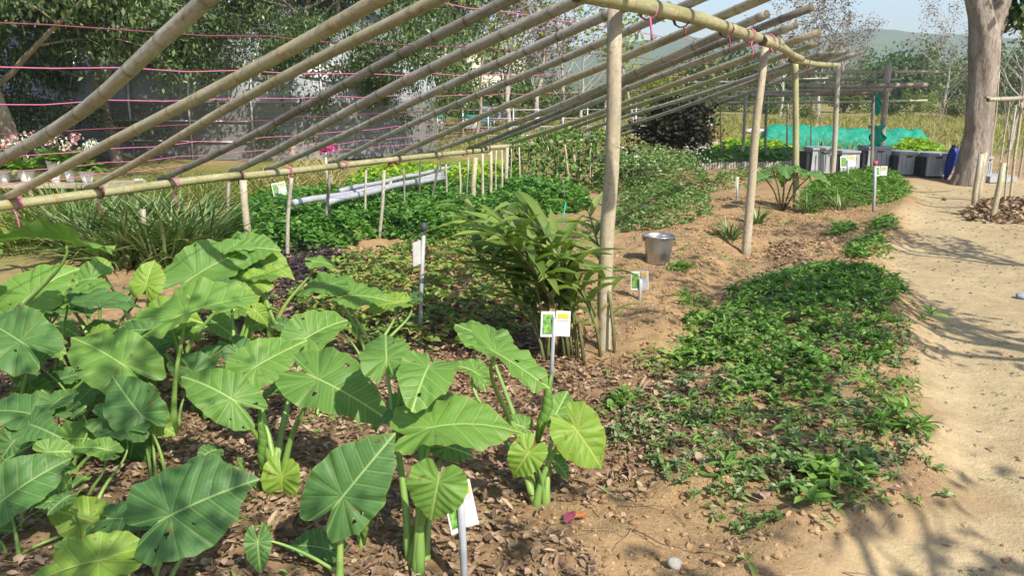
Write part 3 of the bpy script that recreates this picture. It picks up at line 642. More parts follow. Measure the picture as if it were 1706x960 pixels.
for c in range(21):
    az = q.uniform(0, 6.283); ln = q.uniform(.7, 1.05); lean = q.uniform(.12, .55)
    if c < 13: az = math.pi+q.uniform(-1.0, 1.0); lean = q.uniform(.3, .72)
    bx, by = q.gauss(-.03, .10), q.gauss(0, .08); P = []
    for i in range(7):
        t = i/6; P.append(Vector((bx+math.cos(az)*lean*ln*t**1.6, by+math.sin(az)*lean*.8*ln*t**1.6, -.04+ln*t*(1-.3*lean*t))))
    V, F = tube(P, [.011, .010, .009, .008, .007, .005, .002], 7); link_obj('cane', mesh('cane', V, F, CANE), root)
    for j in range(12):
        t = .28+.70*j/11+q.uniform(-.02, .02); i = min(5, int(t*6)); f = t*6-i; pp = P[i].lerp(P[i+1], min(f, 1)); tg = (P[i+1]-P[i]).normalized()
        side = Vector((-math.sin(az), math.cos(az), 0))*(1 if j % 2 else -1)
        md = (side*q.uniform(.5, 1.)+tg*q.uniform(.5, 1.1)+Vector((q.uniform(-.3, .3), q.uniform(-.3, .3), q.uniform(.05, .8)))).normalized()
        n = Vector((0, -.1, 1)); n = (n-md*n.dot(md)).normalized(); sx = md.cross(n)
        dry = t < .5 and q.random() < .3
        if dry: md = (md+Vector((0, 0, -1.4))).normalized(); n = Vector((0, -1, .2)); n = (n-md*n.dot(md)).normalized(); sx = md.cross(n)
        sc = q.uniform(.22, .36)*(.7 if j < 2 or j > 10 else 1)*(.65 if dry else 1)
        m = (Matrix((sx, md, n)).transposed().to_4x4()) @ Matrix.Diagonal((sc*1.05, sc, sc, 1)); m.translation = pp
        link_obj('leaf', q.choice(ltd if dry else ltm), root, mat=m); nleaf += 1

# ------------------------------------------------------------------ ground covers
C_MINT = M_leaf('mint_leaf', [(.05, .13, .025), (.09, .20, .035), (.14, .27, .05), (.21, .34, .08)], .33, .42, .4)
C_LILY = M_leaf('spinach_leaf', [(.09, .18, .03), (.15, .28, .05), (.24, .37, .08)], .3, .45, .4)
C_GREY = M_leaf('grey_green_leaf', [(.09, .15, .06), (.15, .22, .09), (.22, .29, .14)], .25, .6, .3)
C_DEEP = M_leaf('sweet_potato_leaf', [(.04, .13, .025), (.075, .19, .035), (.12, .26, .045), (.19, .34, .07)], .32, .42, .4)
C_LIME = M_leaf('lettuce_leaf', [(.15, .30, .03), (.25, .40, .04), (.38, .48, .06)], .35, .5, .3)
C_VINE = M_leaf('vine_leaf', [(.10, .19, .045), (.16, .27, .06), (.23, .33, .08), (.30, .33, .09), (.36, .25, .10)], .3, .5, .3)
C_DARK = M_leaf('purple_leaf', [(.035, .028, .035), (.055, .04, .05), (.08, .06, .07)], .1, .5, .3)
C_HERB = M_leaf('herb_leaf', [(.07, .14, .035), (.12, .21, .05), (.19, .29, .09), (.36, .40, .24)], .3, .5, .3)
C_GRASS = M_leaf('grass_blade', [(.10, .17, .035), (.17, .24, .05), (.28, .30, .08), (.40, .33, .14)], .3, .5, .3)
C_STRAP = M_leaf('strap_blade', [(.07, .14, .04), (.12, .20, .06), (.21, .28, .10), (.36, .37, .20)], .25, .42, .5)
C_DRY = M_leaf('dry_leaf', [(.10, .065, .042), (.19, .125, .08), (.30, .21, .13), (.42, .32, .22), (.24, .14, .10)], .12, .7, .2, (1, .8, .6))
C_MEAD = M_leaf('meadow_blade', [(.14, .16, .04), (.24, .24, .07), (.36, .29, .13)], .3, .6, .2)
ALL = gpoly([(-600, 1400), (-300, 520), (400, 440), (1200, 380), (1500, 330), (1500, 420), (1540, 600), (1570, 800), (1500, 960), (1500, 1400)])
def st(*a, **k): return cover(*a, **k)
st('leafy_herb_patch', gpoly([(1250, 520), (1390, 505), (1475, 530), (1475, 600), (1430, 640), (1420, 720), (1290, 690), (1210, 640), (1190, 590)]), 1900, OV, (.022, .06), C_MINT, (.0, .04), (-.1, .9), label='dense dark green leafy herb patch in the right bed', wob=.5, seed=21, ros=7, mound=.08, clump=.38, cs=1.8)
st('leafy_herb_patch', gpoly([(1290, 470), (1400, 458), (1500, 480), (1530, 530), (1400, 530), (1280, 520), (1240, 500)]), 1800, LAN, (.05, .10), C_MINT, (.0, .04), (0, .9), label='shaded leafy strip at the far end of the right bed', wob=.45, seed=22, ros=7, mound=.04, clump=.42, cs=2.5)
st('spinach_patch', gpoly([(1180, 520), (1260, 500), (1290, 530), (1260, 590), (1180, 620), (1140, 600), (1160, 550)]), 1200, OV2, (.04, .085), C_LILY, (.0, .03), (.1, 1.), label='bright green spinach-like rosettes at the left of the right bed', wob=.4, seed=23, ros=7, mound=.04, clump=.36, cs=2)
st('low_weed_cover', BED_R, 1300, OV2, (.022, .05), C_GREY, (.0, .02), (.0, .8), label='low grey green weeds spreading over the right bed', wob=.45, seed=24, ros=6, clump=.38, cs=3)
st('low_weed_cover', gpoly([(1020, 740), (1200, 660), (1300, 700), (1420, 720), (1450, 860), (1340, 884), (1190, 864), (1100, 820)]), 1700, OV2, (.025, .05), C_HERB, (.0, .03), (.0, .9), label='small leaved weeds among dry leaves at the near end of the right bed', wob=.4, seed=25, ros=6, clump=.40, cs=4, mound=.03)
st('spinach_patch', gpoly([(1440, 680), (1500, 660), (1540, 720), (1530, 750), (1440, 740)]), 900, LAN, (.06, .10), C_LILY, (.0, .03), (.2, 1.), label='bright leaves on the right edge of the bed beside the path', wob=.08, seed=26, ros=7, mound=.04)
st('spinach_patch', gpoly([(1330, 800), (1440, 800), (1450, 860), (1360, 880)]), 900, OV2, (.05, .09), C_LILY, (.0, .03), (.1, .8), label='broad bright leaves at the near corner of the right bed', wob=.08, seed=27, ros=6, mound=.04)
st('low_weed_cover', gpoly([(1470, 790), (1570, 780), (1610, 850), (1560, 880), (1480, 840)]), 700, OV2, (.03, .055), C_HERB, (.0, .02), (.0, .8), label='straggling weeds on the sandy edge of the path', wob=.12, seed=28, ros=6, clump=.42, cs=5)
st('spinach_patch', BED_R, 380, LAN, (.035, .085), C_LILY, (.0, .05), (.2, 1.1), label='bright long leaved weeds poking through the whole right bed', wob=.4, seed=30, ros=6, clump=.42, cs=2.6)
st('weed_sprigs', ALL, 130, LAN, (.02, .055), C_LILY, (.0, .015), (.2, 1.), label='scattered tiny weed sprigs on the bare soil', wob=.1, seed=29, ros=4, clump=.5, cs=2.)
st('sweet_potato_bed', BED_L, 1500, OV, (.05, .085), C_DEEP, (.0, .06), (-.2, .8), label='dense dark green sweet potato vines under the low rail', wob=.12, seed=31, mound=.18)
st('lettuce_bed', gpoly([(560, 310), (640, 290), (860, 285), (860, 318), (740, 322), (600, 325)]), 300, OV, (.08, .14), C_LIME, (.0, .06), (0, .9), label='light green leafy rows behind the sweet potato vines', wob=.1, seed=32, mound=.2)
st('lettuce_bed', gpoly([(420, 345), (560, 330), (600, 326), (560, 345), (460, 350)]), 500, OV, (.05, .1), C_LILY, (.0, .06), (0, .9), label='mid green leafy row left of the grey pipes', wob=.1, seed=33, mound=.15)
st('vine_cover', gpoly([(480, 500), (520, 450), (600, 440), (700, 425), (820, 400), (900, 400), (900, 480), (870, 560), (800, 600), (650, 600), (560, 560), (480, 560)]), 1000, OV, (.03, .068), C_VINE, (.0, .06), (-.2, .8), label='sparse yellowing vines creeping over leaf litter', wob=.3, seed=34, ros=4, clump=.32, cs=2.4, mound=.1)
st('purple_seedlings', gpoly([(350, 455), (400, 428), (545, 420), (585, 445), (575, 490), (500, 505), (390, 485)]), 1500, OV2, (.03, .06), C_DARK, (.0, .06), (0, .9), label='low dark purple seedlings at the edge of the soil mound', wob=.08, seed=35, mound=.05)
st('herb_bed', gpoly([(1030, 390), (1030, 320), (1060, 300), (1180, 330), (1190, 350), (1150, 372), (1090, 392)]), 900, OV2, (.04, .075), C_HERB, (.0, .05), (0, .9), label='loose green herbs right of the pale post', wob=.12, seed=36, ros=5, mound=.2)
st('herb_bed', gpoly([(880, 400), (980, 370), (1030, 375), (1000, 430), (900, 440)]), 500, OV2, (.04, .06), C_HERB, (.0, .04), (0, .9), label='low herbs behind the cardamom clump', wob=.1, seed=37, mound=.06, clump=.35)
st('tall_flowering_herbs', gpoly([(985, 318), (1000, 290), (1100, 285), (1170, 290), (1190, 318), (1130, 330), (1040, 325)]), 700, OV2, (.05, .09), C_HERB, (.0, .1), (0, .9), label='tall pale flowered herbs behind the pale post', wob=.15, seed=38, mound=.5)
st('herb_bed', gpoly([(1345, 352), (1340, 318), (1390, 296), (1490, 292), (1518, 315), (1505, 335), (1440, 345)]), 900, LAN, (.06, .12), C_MINT, (.0, .05), (0, .9), label='green herb patch in front of the grey boxes', wob=.12, seed=39, ros=7, mound=.16)
for k, (pl, lb) in enumerate([([(1405, 425), (1430, 402), (1475, 400), (1482, 425), (1440, 440)], 'small dark green tuft on the berm beside the path'), ([(1370, 392), (1400, 372), (1425, 378), (1410, 392)], 'small green tuft left of the path berm'), ([(1445, 385), (1465, 366), (1500, 372), (1490, 386)], 'small green tuft at the path edge below the grey boxes'),
    ([(1115, 500), (1140, 484), (1185, 490), (1180, 508)], 'low grassy tuft in the furrow beside the bucket'), ([(1110, 450), (1140, 435), (1160, 446), (1140, 455)], 'tiny grassy tuft right of the bucket'), ([(1005, 690), (1020, 655), (1050, 660), (1060, 690)], 'broad leaved weed on the bare soil right of the solitary plant'), ([(1060, 310), (1090, 300), (1160, 330), (1120, 345)], 'green tuft behind the bucket')]):
    st('weed_tuft', gpoly(pl), 1500 if k != 4 else 2500, LAN if k in (3, 4) else OV2, (.04, .08), C_MINT if k < 3 else C_LILY, (.0, .03), (.1, 1.), label=lb, wob=.06, seed=50+k, mound=.09)
# litter: curled dry leaves, clods
st('leaf_litter', LITTER, 1900, DRY, (.010, .038), C_DRY, (.003, .02), (-.4, .5), label='curled dry leaves strewn over the front bed', wob=.25, seed=41, clump=.3, cs=2)
st('leaf_litter', gpoly([(1000, 760), (1180, 590), (1220, 480), (1290, 400), (1400, 400), (1300, 520), (1200, 640), (1450, 760), (1430, 850), (1200, 800)]), 520, DRY, (.018, .06), C_DRY, (.003, .015), (-.4, .4), label='dry leaves lying in the furrow and among the weeds', wob=.2, seed=42, clump=.36, cs=2.6)
st('leaf_litter', gpoly([(1610, 362), (1620, 345), (1700, 335), (1760, 350), (1740, 372)]), 420, DRY, (.05, .1), C_DRY, (.003, .06), (-.4, .6), label='heap of dry leaves round the stake beside the path', wob=.1, seed=43)
st('leaf_litter', gpoly([(480, 600), (520, 430), (900, 400), (1000, 480), (960, 620)]), 260, DRY, (.03, .06), C_DRY, (.003, .02), (-.4, .4), label='dry leaves below the creeping vines', wob=.2, seed=44)
def icos():
    t = (1+5**.5)/2
    V = np.array([(-1, t, 0), (1, t, 0), (-1, -t, 0), (1, -t, 0), (0, -1, t), (0, 1, t), (0, -1, -t), (0, 1, -t), (t, 0, -1), (t, 0, 1), (-t, 0, -1), (-t, 0, 1)])/1.9
    F = np.array([(0, 11, 5), (0, 5, 1), (0, 1, 7), (0, 7, 10), (0, 10, 11), (1, 5, 9), (5, 11, 4), (11, 10, 2), (10, 7, 6), (7, 1, 8), (3, 9, 4), (3, 4, 2), (3, 2, 6), (3, 6, 8), (3, 8, 9), (4, 9, 5), (2, 4, 11), (6, 2, 10), (8, 6, 7), (9, 8, 1)])
    r = np.random.default_rng(2); return V*(.8+.4*r.random((12, 1)))*np.array([1, 1.2, .65]), F
IC = icos()
CLOD = M_leaf('clod', [(.20, .12, .065), (.30, .19, .10), (.42, .29, .17)], .0, .95, .1)
SOILZ = gpoly([(560, 990), (900, 860), (960, 560), (1000, 420), (1200, 330), (1480, 330), (1510, 400), (1450, 450), (1560, 640), (1600, 820), (1450, 960), (1400, 1200)])
x, y, r_ = pts_in(SOILZ, 1500, .3, 61, .36, 3); ok = sdist(PATH, x, y) > .05; x, y = x[ok], y[ok]; n = len(x)
s = (.003+.013*r_.random(n)**4)[:, None]*r_.uniform(.6, 1.4, (n, 3))
V, F = scatter(*IC, np.stack([x, y, gh(x, y)+s[:, 2]*.25], 1), r_.uniform(0, 6, n), r_.uniform(-.5, .5, n), r_.uniform(-.5, .5, n), s)
tag(link_obj('soil_clods', mesh('soil_clods', V, F, CLOD, False)), 'crumbly clods and small stones on the bare soil', kind='stuff')
x, y, r_ = pts_in(gpoly([(560, 440), (600, 415), (700, 410), (790, 415), (800, 440), (700, 460)]), 1400, .1, 63); n = len(x); s = .008+.022*r_.random(n)**3
V, F = scatter(*IC, np.stack([x, y, gh(x, y)+s*.25], 1), r_.uniform(0, 6, n), r_.uniform(-.5, .5, n), r_.uniform(-.5, .5, n), s)
tag(link_obj('soil_clods', mesh('soil_clods', V, F, CLOD, False)), 'tan clods heaped on the soil mound', kind='stuff')
x, y, r_ = pts_in(PATH, 70, .1, 64, .34, 2.2); ok = (y < 14) & (x < 9); x, y = x[ok], y[ok]; n = len(x); s = .003+.010*r_.random(n)**3
V, F = scatter(*IC, np.stack([x, y, gh(x, y)+s*.2], 1), r_.uniform(0, 6, n), r_.uniform(-.5, .5, n), r_.uniform(-.5, .5, n), s)
tag(link_obj('path_grit', mesh('path_grit', V, F, CLOD, False)), 'small grit and crumbs strewn on the sandy path', kind='stuff')
x, y, r_ = pts_in(PATH, 22, .1, 65, .34, 1.5); ok = (y < 14) & (x < 9); x, y = x[ok], y[ok]; n = len(x)
V, F = scatter(*DRY, np.stack([x, y, gh(x, y)+.004], 1), r_.uniform(0, 6, n), r_.uniform(-.2, .2, n), r_.uniform(-.3, .3, n), r_.uniform(.012, .04, n))
tag(link_obj('leaf_crumbs', mesh('leaf_crumbs', V, F, C_DRY)), 'dry leaf crumbs scattered on the sandy path', kind='stuff')
x, y, r_ = pts_in(PATH, 9, .1, 66, .42, 1.1); ok = (y < 12) & (x < 9); x, y = np.repeat(x[ok], 7), np.repeat(y[ok], 7); n = len(x); x = x+r_.normal(0, .03, n); y = y+r_.normal(0, .02, n)
V, F = scatter(*LAN, np.stack([x, y, gh(x, y)], 1), r_.uniform(0, 6, n), r_.uniform(.1, .9, n), r_.uniform(-.3, .3, n), r_.uniform(.012, .035, n))
tag(link_obj('path_weeds', mesh('path_weeds', V, F, C_HERB)), 'tiny weeds growing in the trodden path', kind='stuff')
TWT = tube([(0, 0, 0), (.02, .35, .02), (-.02, .7, .0), (.03, 1, .03)], [.014, .012, .01, .006], 4, False)
x, y, r_ = pts_in(ALL, 60, .1, 67, .3, 2.); ok = sdist(PATH, x, y) > -.3; x, y = x[ok], y[ok]; n = len(x)
V, F = scatter(TWT[0], TWT[1][0], np.stack([x, y, gh(x, y)+.008], 1), r_.uniform(0, 6.3, n), r_.uniform(-.06, .12, n), r_.uniform(0, 6, n), r_.uniform(.05, .2, n))
tag(link_obj('twigs', mesh('twigs', V, F, M_leaf('twig', [(.12, .08, .05), (.30, .22, .14), (.42, .34, .24)], 0, .8, .2))), 'thin dry twigs and straws lying on the soil', kind='stuff')
x, y, r_ = pts_in(LITTER, 900, .2, 68, .3, 2.); n = len(x)
V, F = scatter(DRY[0]*np.array([.55, 1.3, .9]), DRY[1], np.stack([x, y, gh(x, y)+r_.uniform(0, .02, n)], 1), r_.uniform(0, 6.3, n), r_.uniform(-.5, .6, n), r_.uniform(-.9, .9, n), .012+.045*r_.random(n)**2)
tag(link_obj('leaf_litter', mesh('leaf_litter', V, F, C_DRY)), 'shredded narrow leaf litter between the elephant ear plants', kind='stuff')
x, y, r_ = pts_in(gpoly([(985, 318), (1000, 290), (1100, 285), (1170, 290), (1190, 318), (1130, 330), (1040, 325)]), 60, .15, 69); n = len(x)
V, F = scatter(*QL, np.stack([x, y, gh(x, y)+.2+.4*r_.random(n)], 1), r_.uniform(0, 6, n), r_.uniform(-1, 1, n), r_.uniform(-1, 1, n), r_.uniform(.025, .05, n))
tag(link_obj('small_blossoms', mesh('small_blossoms', V, F, M_leaf('pale_blossom', [(.6, .6, .5), (.7, .7, .62)], .3))), 'tiny pale blossoms over the tall herbs', kind='stuff')
# single fallen leaves and a stone that stand out
for (px, py, sz, col, lb) in [(955, 866, .10, (.24, .05, .09), 'fallen purple red leaf on the soil by the solitary plant'), (972, 868, .06, (.50, .15, .05), 'fallen orange leaf touching the purple one'), (1335, 745, .09, (.45, .25, .14), 'fallen pinkish brown leaf among the weeds of the right bed'), (1385, 778, .08, (.20, .14, .19), 'fallen greyish purple leaf at the near end of the right bed'), (838, 762, .05, (.45, .12, .03), 'small rust coloured leaf left of the solitary plant'), (1270, 830, .08, (.38, .26, .19), 'fallen tan leaf at the near edge of the weeds')]:
    V, F = taro_leaf(sz*.6, .7, random.Random(px))[:2]; g = ground(px, py)
    m = Matrix.Translation((g.x, g.y, g.z+.02)) @ Matrix.Rotation(px*.7, 4, 'Z') @ Matrix.Rotation(.2, 4, 'X')
    tag(link_obj('fallen_leaf', mesh('fallen_leaf', V, F, M_plain('fallen_leaf_%d' % px, col, None, .6)), mat=m), lb, 'leaf', 'fallen leaves that stand out')
def rock(px, py, s, lb, c=(.5, .46, .4)):
    g = ground(px, py); V, F = scatter(*IC, np.array([[g.x, g.y, g.z+s*.25]]), [.6], [.1], [.2], [s])
    o = link_obj('stone', mesh('stone', V, F, M_plain('stone_%d' % px, c, None, .9, scale=30, bump=.4)))
    bv = o.modifiers.new('sub', 'SUBSURF'); bv.levels = bv.render_levels = 2
    tag(o, lb, 'stone')
rock(1125, 945, .035, 'pale grey stone at the bottom edge of the bare soil'); rock(1573, 333, .045, 'small dark stone alone on the path near the trunk', (.12, .10, .08)); rock(1703, 498, .06, 'bluish grey stone on the path at the right edge', (.35, .38, .45)); rock(625, 418, .05, 'pale stone on top of the soil mound', (.5, .42, .3))

# strap-leaved clumps, tufts
def clump(name, px, py, n, ln, spread, mat, label, w=1., cat='plant', group=None, rad=.1, pit=(.85, 1.5), t=STRAP):
    g = ground(px, py); r = np.random.default_rng(int(px)*7+int(py)); a = r.uniform(0, 6.283, n); rr = rad*np.sqrt(r.random(n))
    pos = np.stack([np.cos(a)*rr, np.sin(a)*rr, np.full(n, -.01)], 1); L = r.uniform(ln*.55, ln, n)
    S = np.stack([L*w, L, L*r.uniform(.4, 1.5, n)], 1)
    V, F = scatter(*t, pos, a-math.pi/2+r.normal(0, .5, n), r.uniform(*pit, n), r.normal(0, .2, n), S)
    root = empty(name, g, label, cat, group)
    o = link_obj('foliage', mesh('foliage', V, F, mat), root); o['kind'] = 'stuff'; return root
for k, (px, py, lb) in enumerate([(150, 425, 'leftmost strap leaved clump behind the big leaves'), (205, 440, 'strap leaved clump just left of the charred stake'), (275, 438, 'strap leaved clump just right of the charred stake'), (330, 425, 'rightmost strap leaved clump beside the rail posts'), (235, 405, 'strap leaved clump behind the charred stake'), (120, 395, 'strap leaved clump under the left end of the rail'), (300, 400, 'rear strap leaved clump below the rail')]):
    clump('strap_leaf_clump', px, py, 190, .68, .3, C_STRAP, lb, 1., group='strap leaved clumps under the rail', rad=.22)
for k, (px, py, n, ln, m_, lb) in enumerate([(30, 420, 130, .6, C_GRASS, 'dry grass clump at the left edge beyond the big leaves'), (90, 410, 120, .6, C_GRASS, 'dry grass clump left of the strap leaved clumps'), (1215, 402, 60, .32, C_STRAP, 'spiky grass tuft left of the second high post'), (1262, 372, 50, .3, C_STRAP, 'spiky tuft right of the second high post'), (1345, 352, 40, .4, C_STRAP, 'pale arching leaves at the foot of the third high post'), (1400, 350, 40, .3, C_STRAP, 'arching grass tuft in front of the green herb patch')]):
    clump('grass_tuft', px, py, n, ln, .3, m_, lb, 1.5 if k > 1 else .8, group='grass tufts', rad=.05 if k > 1 else .2)
st('long_grass', gpoly([(-200, 420), (-100, 340), (100, 325), (330, 318), (430, 312), (560, 300), (560, 330), (420, 345), (330, 350), (100, 350), (0, 400)]), 420, (STRAP[0]*np.array([.6, 1, 1]), STRAP[1]), (.2, .42), C_GRASS, (-.01, .0), (.8, 1.5), label='long sunlit grass behind the low rail', wob=.3, seed=71)
st('meadow_grass', np.array([(-14, 17.), (-14, 40), (30, 48), (26, 22), (13, 18), (8.5, 20), (3, 21)]), 24, (STRAP[0]*np.array([2.4, 1, 1]), STRAP[1]), (.15, .4), C_MEAD, (-.01, .0), (.7, 1.5), label='dry yellow green meadow grass beyond the beds', wob=.5, seed=72, clump=.3, cs=.5)
st('dry_grass', gpoly([(430, 330), (470, 300), (560, 290), (560, 325), (500, 335)]), 220, STRAP, (.3, .5), M_leaf('straw_blade', [(.42, .34, .16), (.5, .40, .2), (.3, .28, .1)], .3, .5, .2), (-.01, .0), (.9, 1.5), label='straw coloured grass left of the grey pipes', wob=.2, seed=73)
# dark-stemmed plant with wide leaves beyond the second post
g = ground(1303, 352); root = empty('arum_plant', g, 'dark stemmed plant with broad drooping leaves between the second and third high posts', 'plant')
q = random.Random(3)
for k in range(6):
    az = k*2*math.pi/6+.3; tp = Vector((math.cos(az)*q.uniform(.15, .4), math.sin(az)*.2, q.uniform(.42, .62))); V, F = tube([Vector((0, 0, -.03)), tp*.5+Vector((0, 0, .06)), tp], [.015, .010, .006], 7); link_obj('stem', mesh('stem', V, F, M_plain('dark_stem', (.09, .085, .045)) if k == 0 else bpy.data.materials['dark_stem']), root)
    md = Vector((math.cos(az), math.sin(az), -.25)).normalized(); n = Vector((0, -.3, 1)); n = (n-md*n.dot(md)).normalized()
    V, F, att = taro_leaf(q.uniform(.24, .34), .55, q); m = Matrix((md.cross(n), md, n)).transposed().to_4x4(); m.translation = tp
    link_obj('leaf', mesh('leaf', V, F, TD, True, att), root, mat=m)

# ------------------------------------------------------------------ bucket
MET = M_plain('galvanised_steel', (.50, .50, .50), (.36, .36, .37), .33, .85, 14, .1, stretch=(1, 1, .3))
g = ground(1096, 436); bk = empty('bucket', g+Vector((0, 0, -.01)), 'galvanised metal bucket standing on the soil right of the pale post', 'bucket')
V = []; F = []; prof = [(.0, .012), (.092, .012), (.097, 0), (.101, .0), (.104, .01), (.112, .09), (.114, .093), (.115, .1), (.127, .2), (.128, .205), (.131, .212), (.136, .236), (.142, .24), (.143, .246), (.139, .25), (.134, .247), (.126, .2), (.110, .08), (.098, .016), (0, .014)]
NS = 40; a = np.arange(NS)/NS*6.2832
V = np.concatenate([np.stack([max(r_0, .0005)*np.cos(a), max(r_0, .0005)*np.sin(a), np.full(NS, z)], 1) for r_0, z in prof])
j = np.arange(NS); F = np.concatenate([np.stack([i*NS+j, i*NS+(j+1) % NS, (i+1)*NS+(j+1) % NS, (i+1)*NS+j], 1) for i in range(len(prof)-1)])
link_obj('bucket_body', mesh('bucket_body', V, F, MET), bk)
mb = MB(); mb.tube([Vector((.141*math.cos(t), .141*math.sin(t)*1.0-.0, .225-.045*math.sin(t))) for t in np.linspace(-3.3, .16, 22)], .0035, 6); mb.build('handle', MET, bk)
for s_ in (-1, 1):
    mb = MB(); mb.box((s_*.138, 0, .222), (.012, .04, .035)); mb.tube([(s_*.136, 0, .222), (s_*.152, 0, .222)], .007, 8); mb.build('handle_lug', MET, bk)

# ------------------------------------------------------------------ plant signs
WHT = M_plain('sign_white', (.62, .63, .62), (.52, .53, .52), .4, scale=25); YEL = M_plain('sign_yellow', (.75, .50, .03), (.7, .45, .03), .4)
PIC = M_plain('sign_picture', (.02, .10, .02), (.22, .42, .08), .4, scale=45); PIPE = M_plain('grey_pipe', (.38, .39, .42), (.30, .31, .34), .4, scale=9); GREY = M_plain('print_grey', (.50, .52, .56), (.4, .42, .46), .5, scale=120)
def sign(cx, cy, bx, by, w, h, yaw, label, roll=0., tilt=-.15, st_r=.011, red=False, top=None, v=.22):
    g = ground(bx, by); Yd = g.y; C = at(cx, cy, Yd)
    root = empty('plant_sign', g, label, 'sign', 'small plant signs on stakes')
    T = (at(*top, Yd) if top else C+Vector((0, 0, h*.12)))-g
    mb = MB(); mb.tube([Vector((0, 0, -.12)), T*.5, T], st_r, 10); mb.build('stake', PIPE, root)
    m0 = Matrix.Translation(C-g+Vector((0, .016, 0))) @ Matrix.Rotation(yaw, 4, 'Z') @ Matrix.Rotation(tilt, 4, 'X') @ Matrix.Rotation(roll, 4, 'Y')
    def panel(name, c, d, mt, par, mm=None):
        q_ = MB(); q_.box((0, 0, 0), d); o = q_.build(name, mt, par, smooth=False)
        o.matrix_basis = (mm if mm is not None else Matrix()) @ Matrix.Translation(c); return o
    hw = w*.47
    for sd_ in (-1, 1):
        mm = m0 @ Matrix.Translation((sd_*w*.02, 0, sd_*h*.02)) @ Matrix.Rotation(-sd_*v, 4, 'Z') @ Matrix.Translation((sd_*hw/2, 0, 0))
        bd = panel('board', (0, 0, 0), (hw, .006, h), WHT, root, mm)
        if sd_ < 0: panel('picture', (0, -.0045, 0), (hw*.74, .002, h*.78), PIC, bd)
        else:
            panel('title_block', (0, -.0045, h*.30), (hw*.72, .002, h*.17), YEL, bd); panel('caption_bar', (0, -.0045, h*.14), (hw*.72, .002, h*.09), GREY, bd)
    if red: q_ = MB(); q_.tube([T, T+Vector((0, 0, .05))], st_r*1.4, 10); q_.build('cap', M_plain('red_cap', (.6, .1, .12)), root)
    return root
sign(765, 848, 776, 985, .095, .15, .35, 'nearest plant sign, tilted on a thick grey stake in front of the elephant ears', -.16, -.1, .0115, top=(766, 815))
sign(925, 541, 917, 640, .165, .135, .1, 'plant sign with green picture at the foot of the broad leaved clump', .06, -.2, .011, top=(924, 530))
sign(1067, 468, 1066, 500, .14, .14, -.5, 'plant sign tilted left just below the bucket', -.1, -.15, .012)
sign(1227, 307, 1229, 334, .10, .19, .9, 'narrow plant sign turned sideways left of the second high post', .05, 0, .012)
sign(1248, 285, 1248, 312, .08, .2, 1.0, 'white plant sign half hidden behind the second high post', 0, 0, .012)
sign(1412, 269, 1413, 306, .28, .19, .1, 'wide plant sign standing before the grey boxes', -.05, -.1, .014)
sign(1467, 285, 1456, 352, .17, .12, -.1, 'plant sign on a tall grey stake with a red cap', .0, -.1, .02, red=True, top=(1458, 275))
sign(465, 315, 466, 348, .18, .17, .2, 'white plant sign under the rail in the straw coloured grass', -.15, -.1, .011)
sign(592, 329, 592, 356, .07, .17, .9, 'narrow plant sign among the vines below the grey pipes', 0, -.1, .01)
sign(648, 313, 648, 345, .09, .15, .7, 'plant sign against the grey pipes, right of its twin', 0, -.1, .01)
g = ground(698, 574); root = empty('plant_sign', g, 'tall metal rod with a dark cap and a sign seen edge on', 'sign', 'small plant signs on stakes')
T = at(706, 385, g.y)-g; mb = MB(); mb.tube([Vector((0, 0, -.1)), T*.5, T], .0125, 10); mb.build('stake', PIPE, root)
mb = MB(); mb.tube([T-Vector((0, 0, .005)), T+Vector((.002, 0, .05))], .0165, 10); mb.build('cap', M_plain('dark_cap', (.05, .06, .09)), root)
mb = MB(); mb.box(at(700, 420, g.y)-g+Vector((-.01, -.03, 0)), (.006, .12, .14), Matrix.Rotation(-.35, 3, 'Z')); mb.build('board', WHT, root, smooth=False)

# grey pipes on the far bed
pr = [((488, 338), (742, 296)), ((545, 337), (740, 290)), ((566, 318), (750, 279))]
for k, (a_, b_) in enumerate(pr):
    A = on_z(*a_, .36+.02*k); B = on_z(*b_, .36+.02*k); mb = MB(); n = 16
    mb.tube([A.lerp(B, i/n)+Vector((0, 0, .006*math.sin(i))) for i in range(n+1)], .036 if k < 2 else .028, 10)
    tag(mb.build('long_pipe', PIPE), ['nearest of the grey plastic pipes lying over the rear bed', 'middle grey plastic pipe lying over the rear bed', 'furthest thin grey plastic pipe behind the rear bed'][k], 'pipe', 'grey plastic pipes')

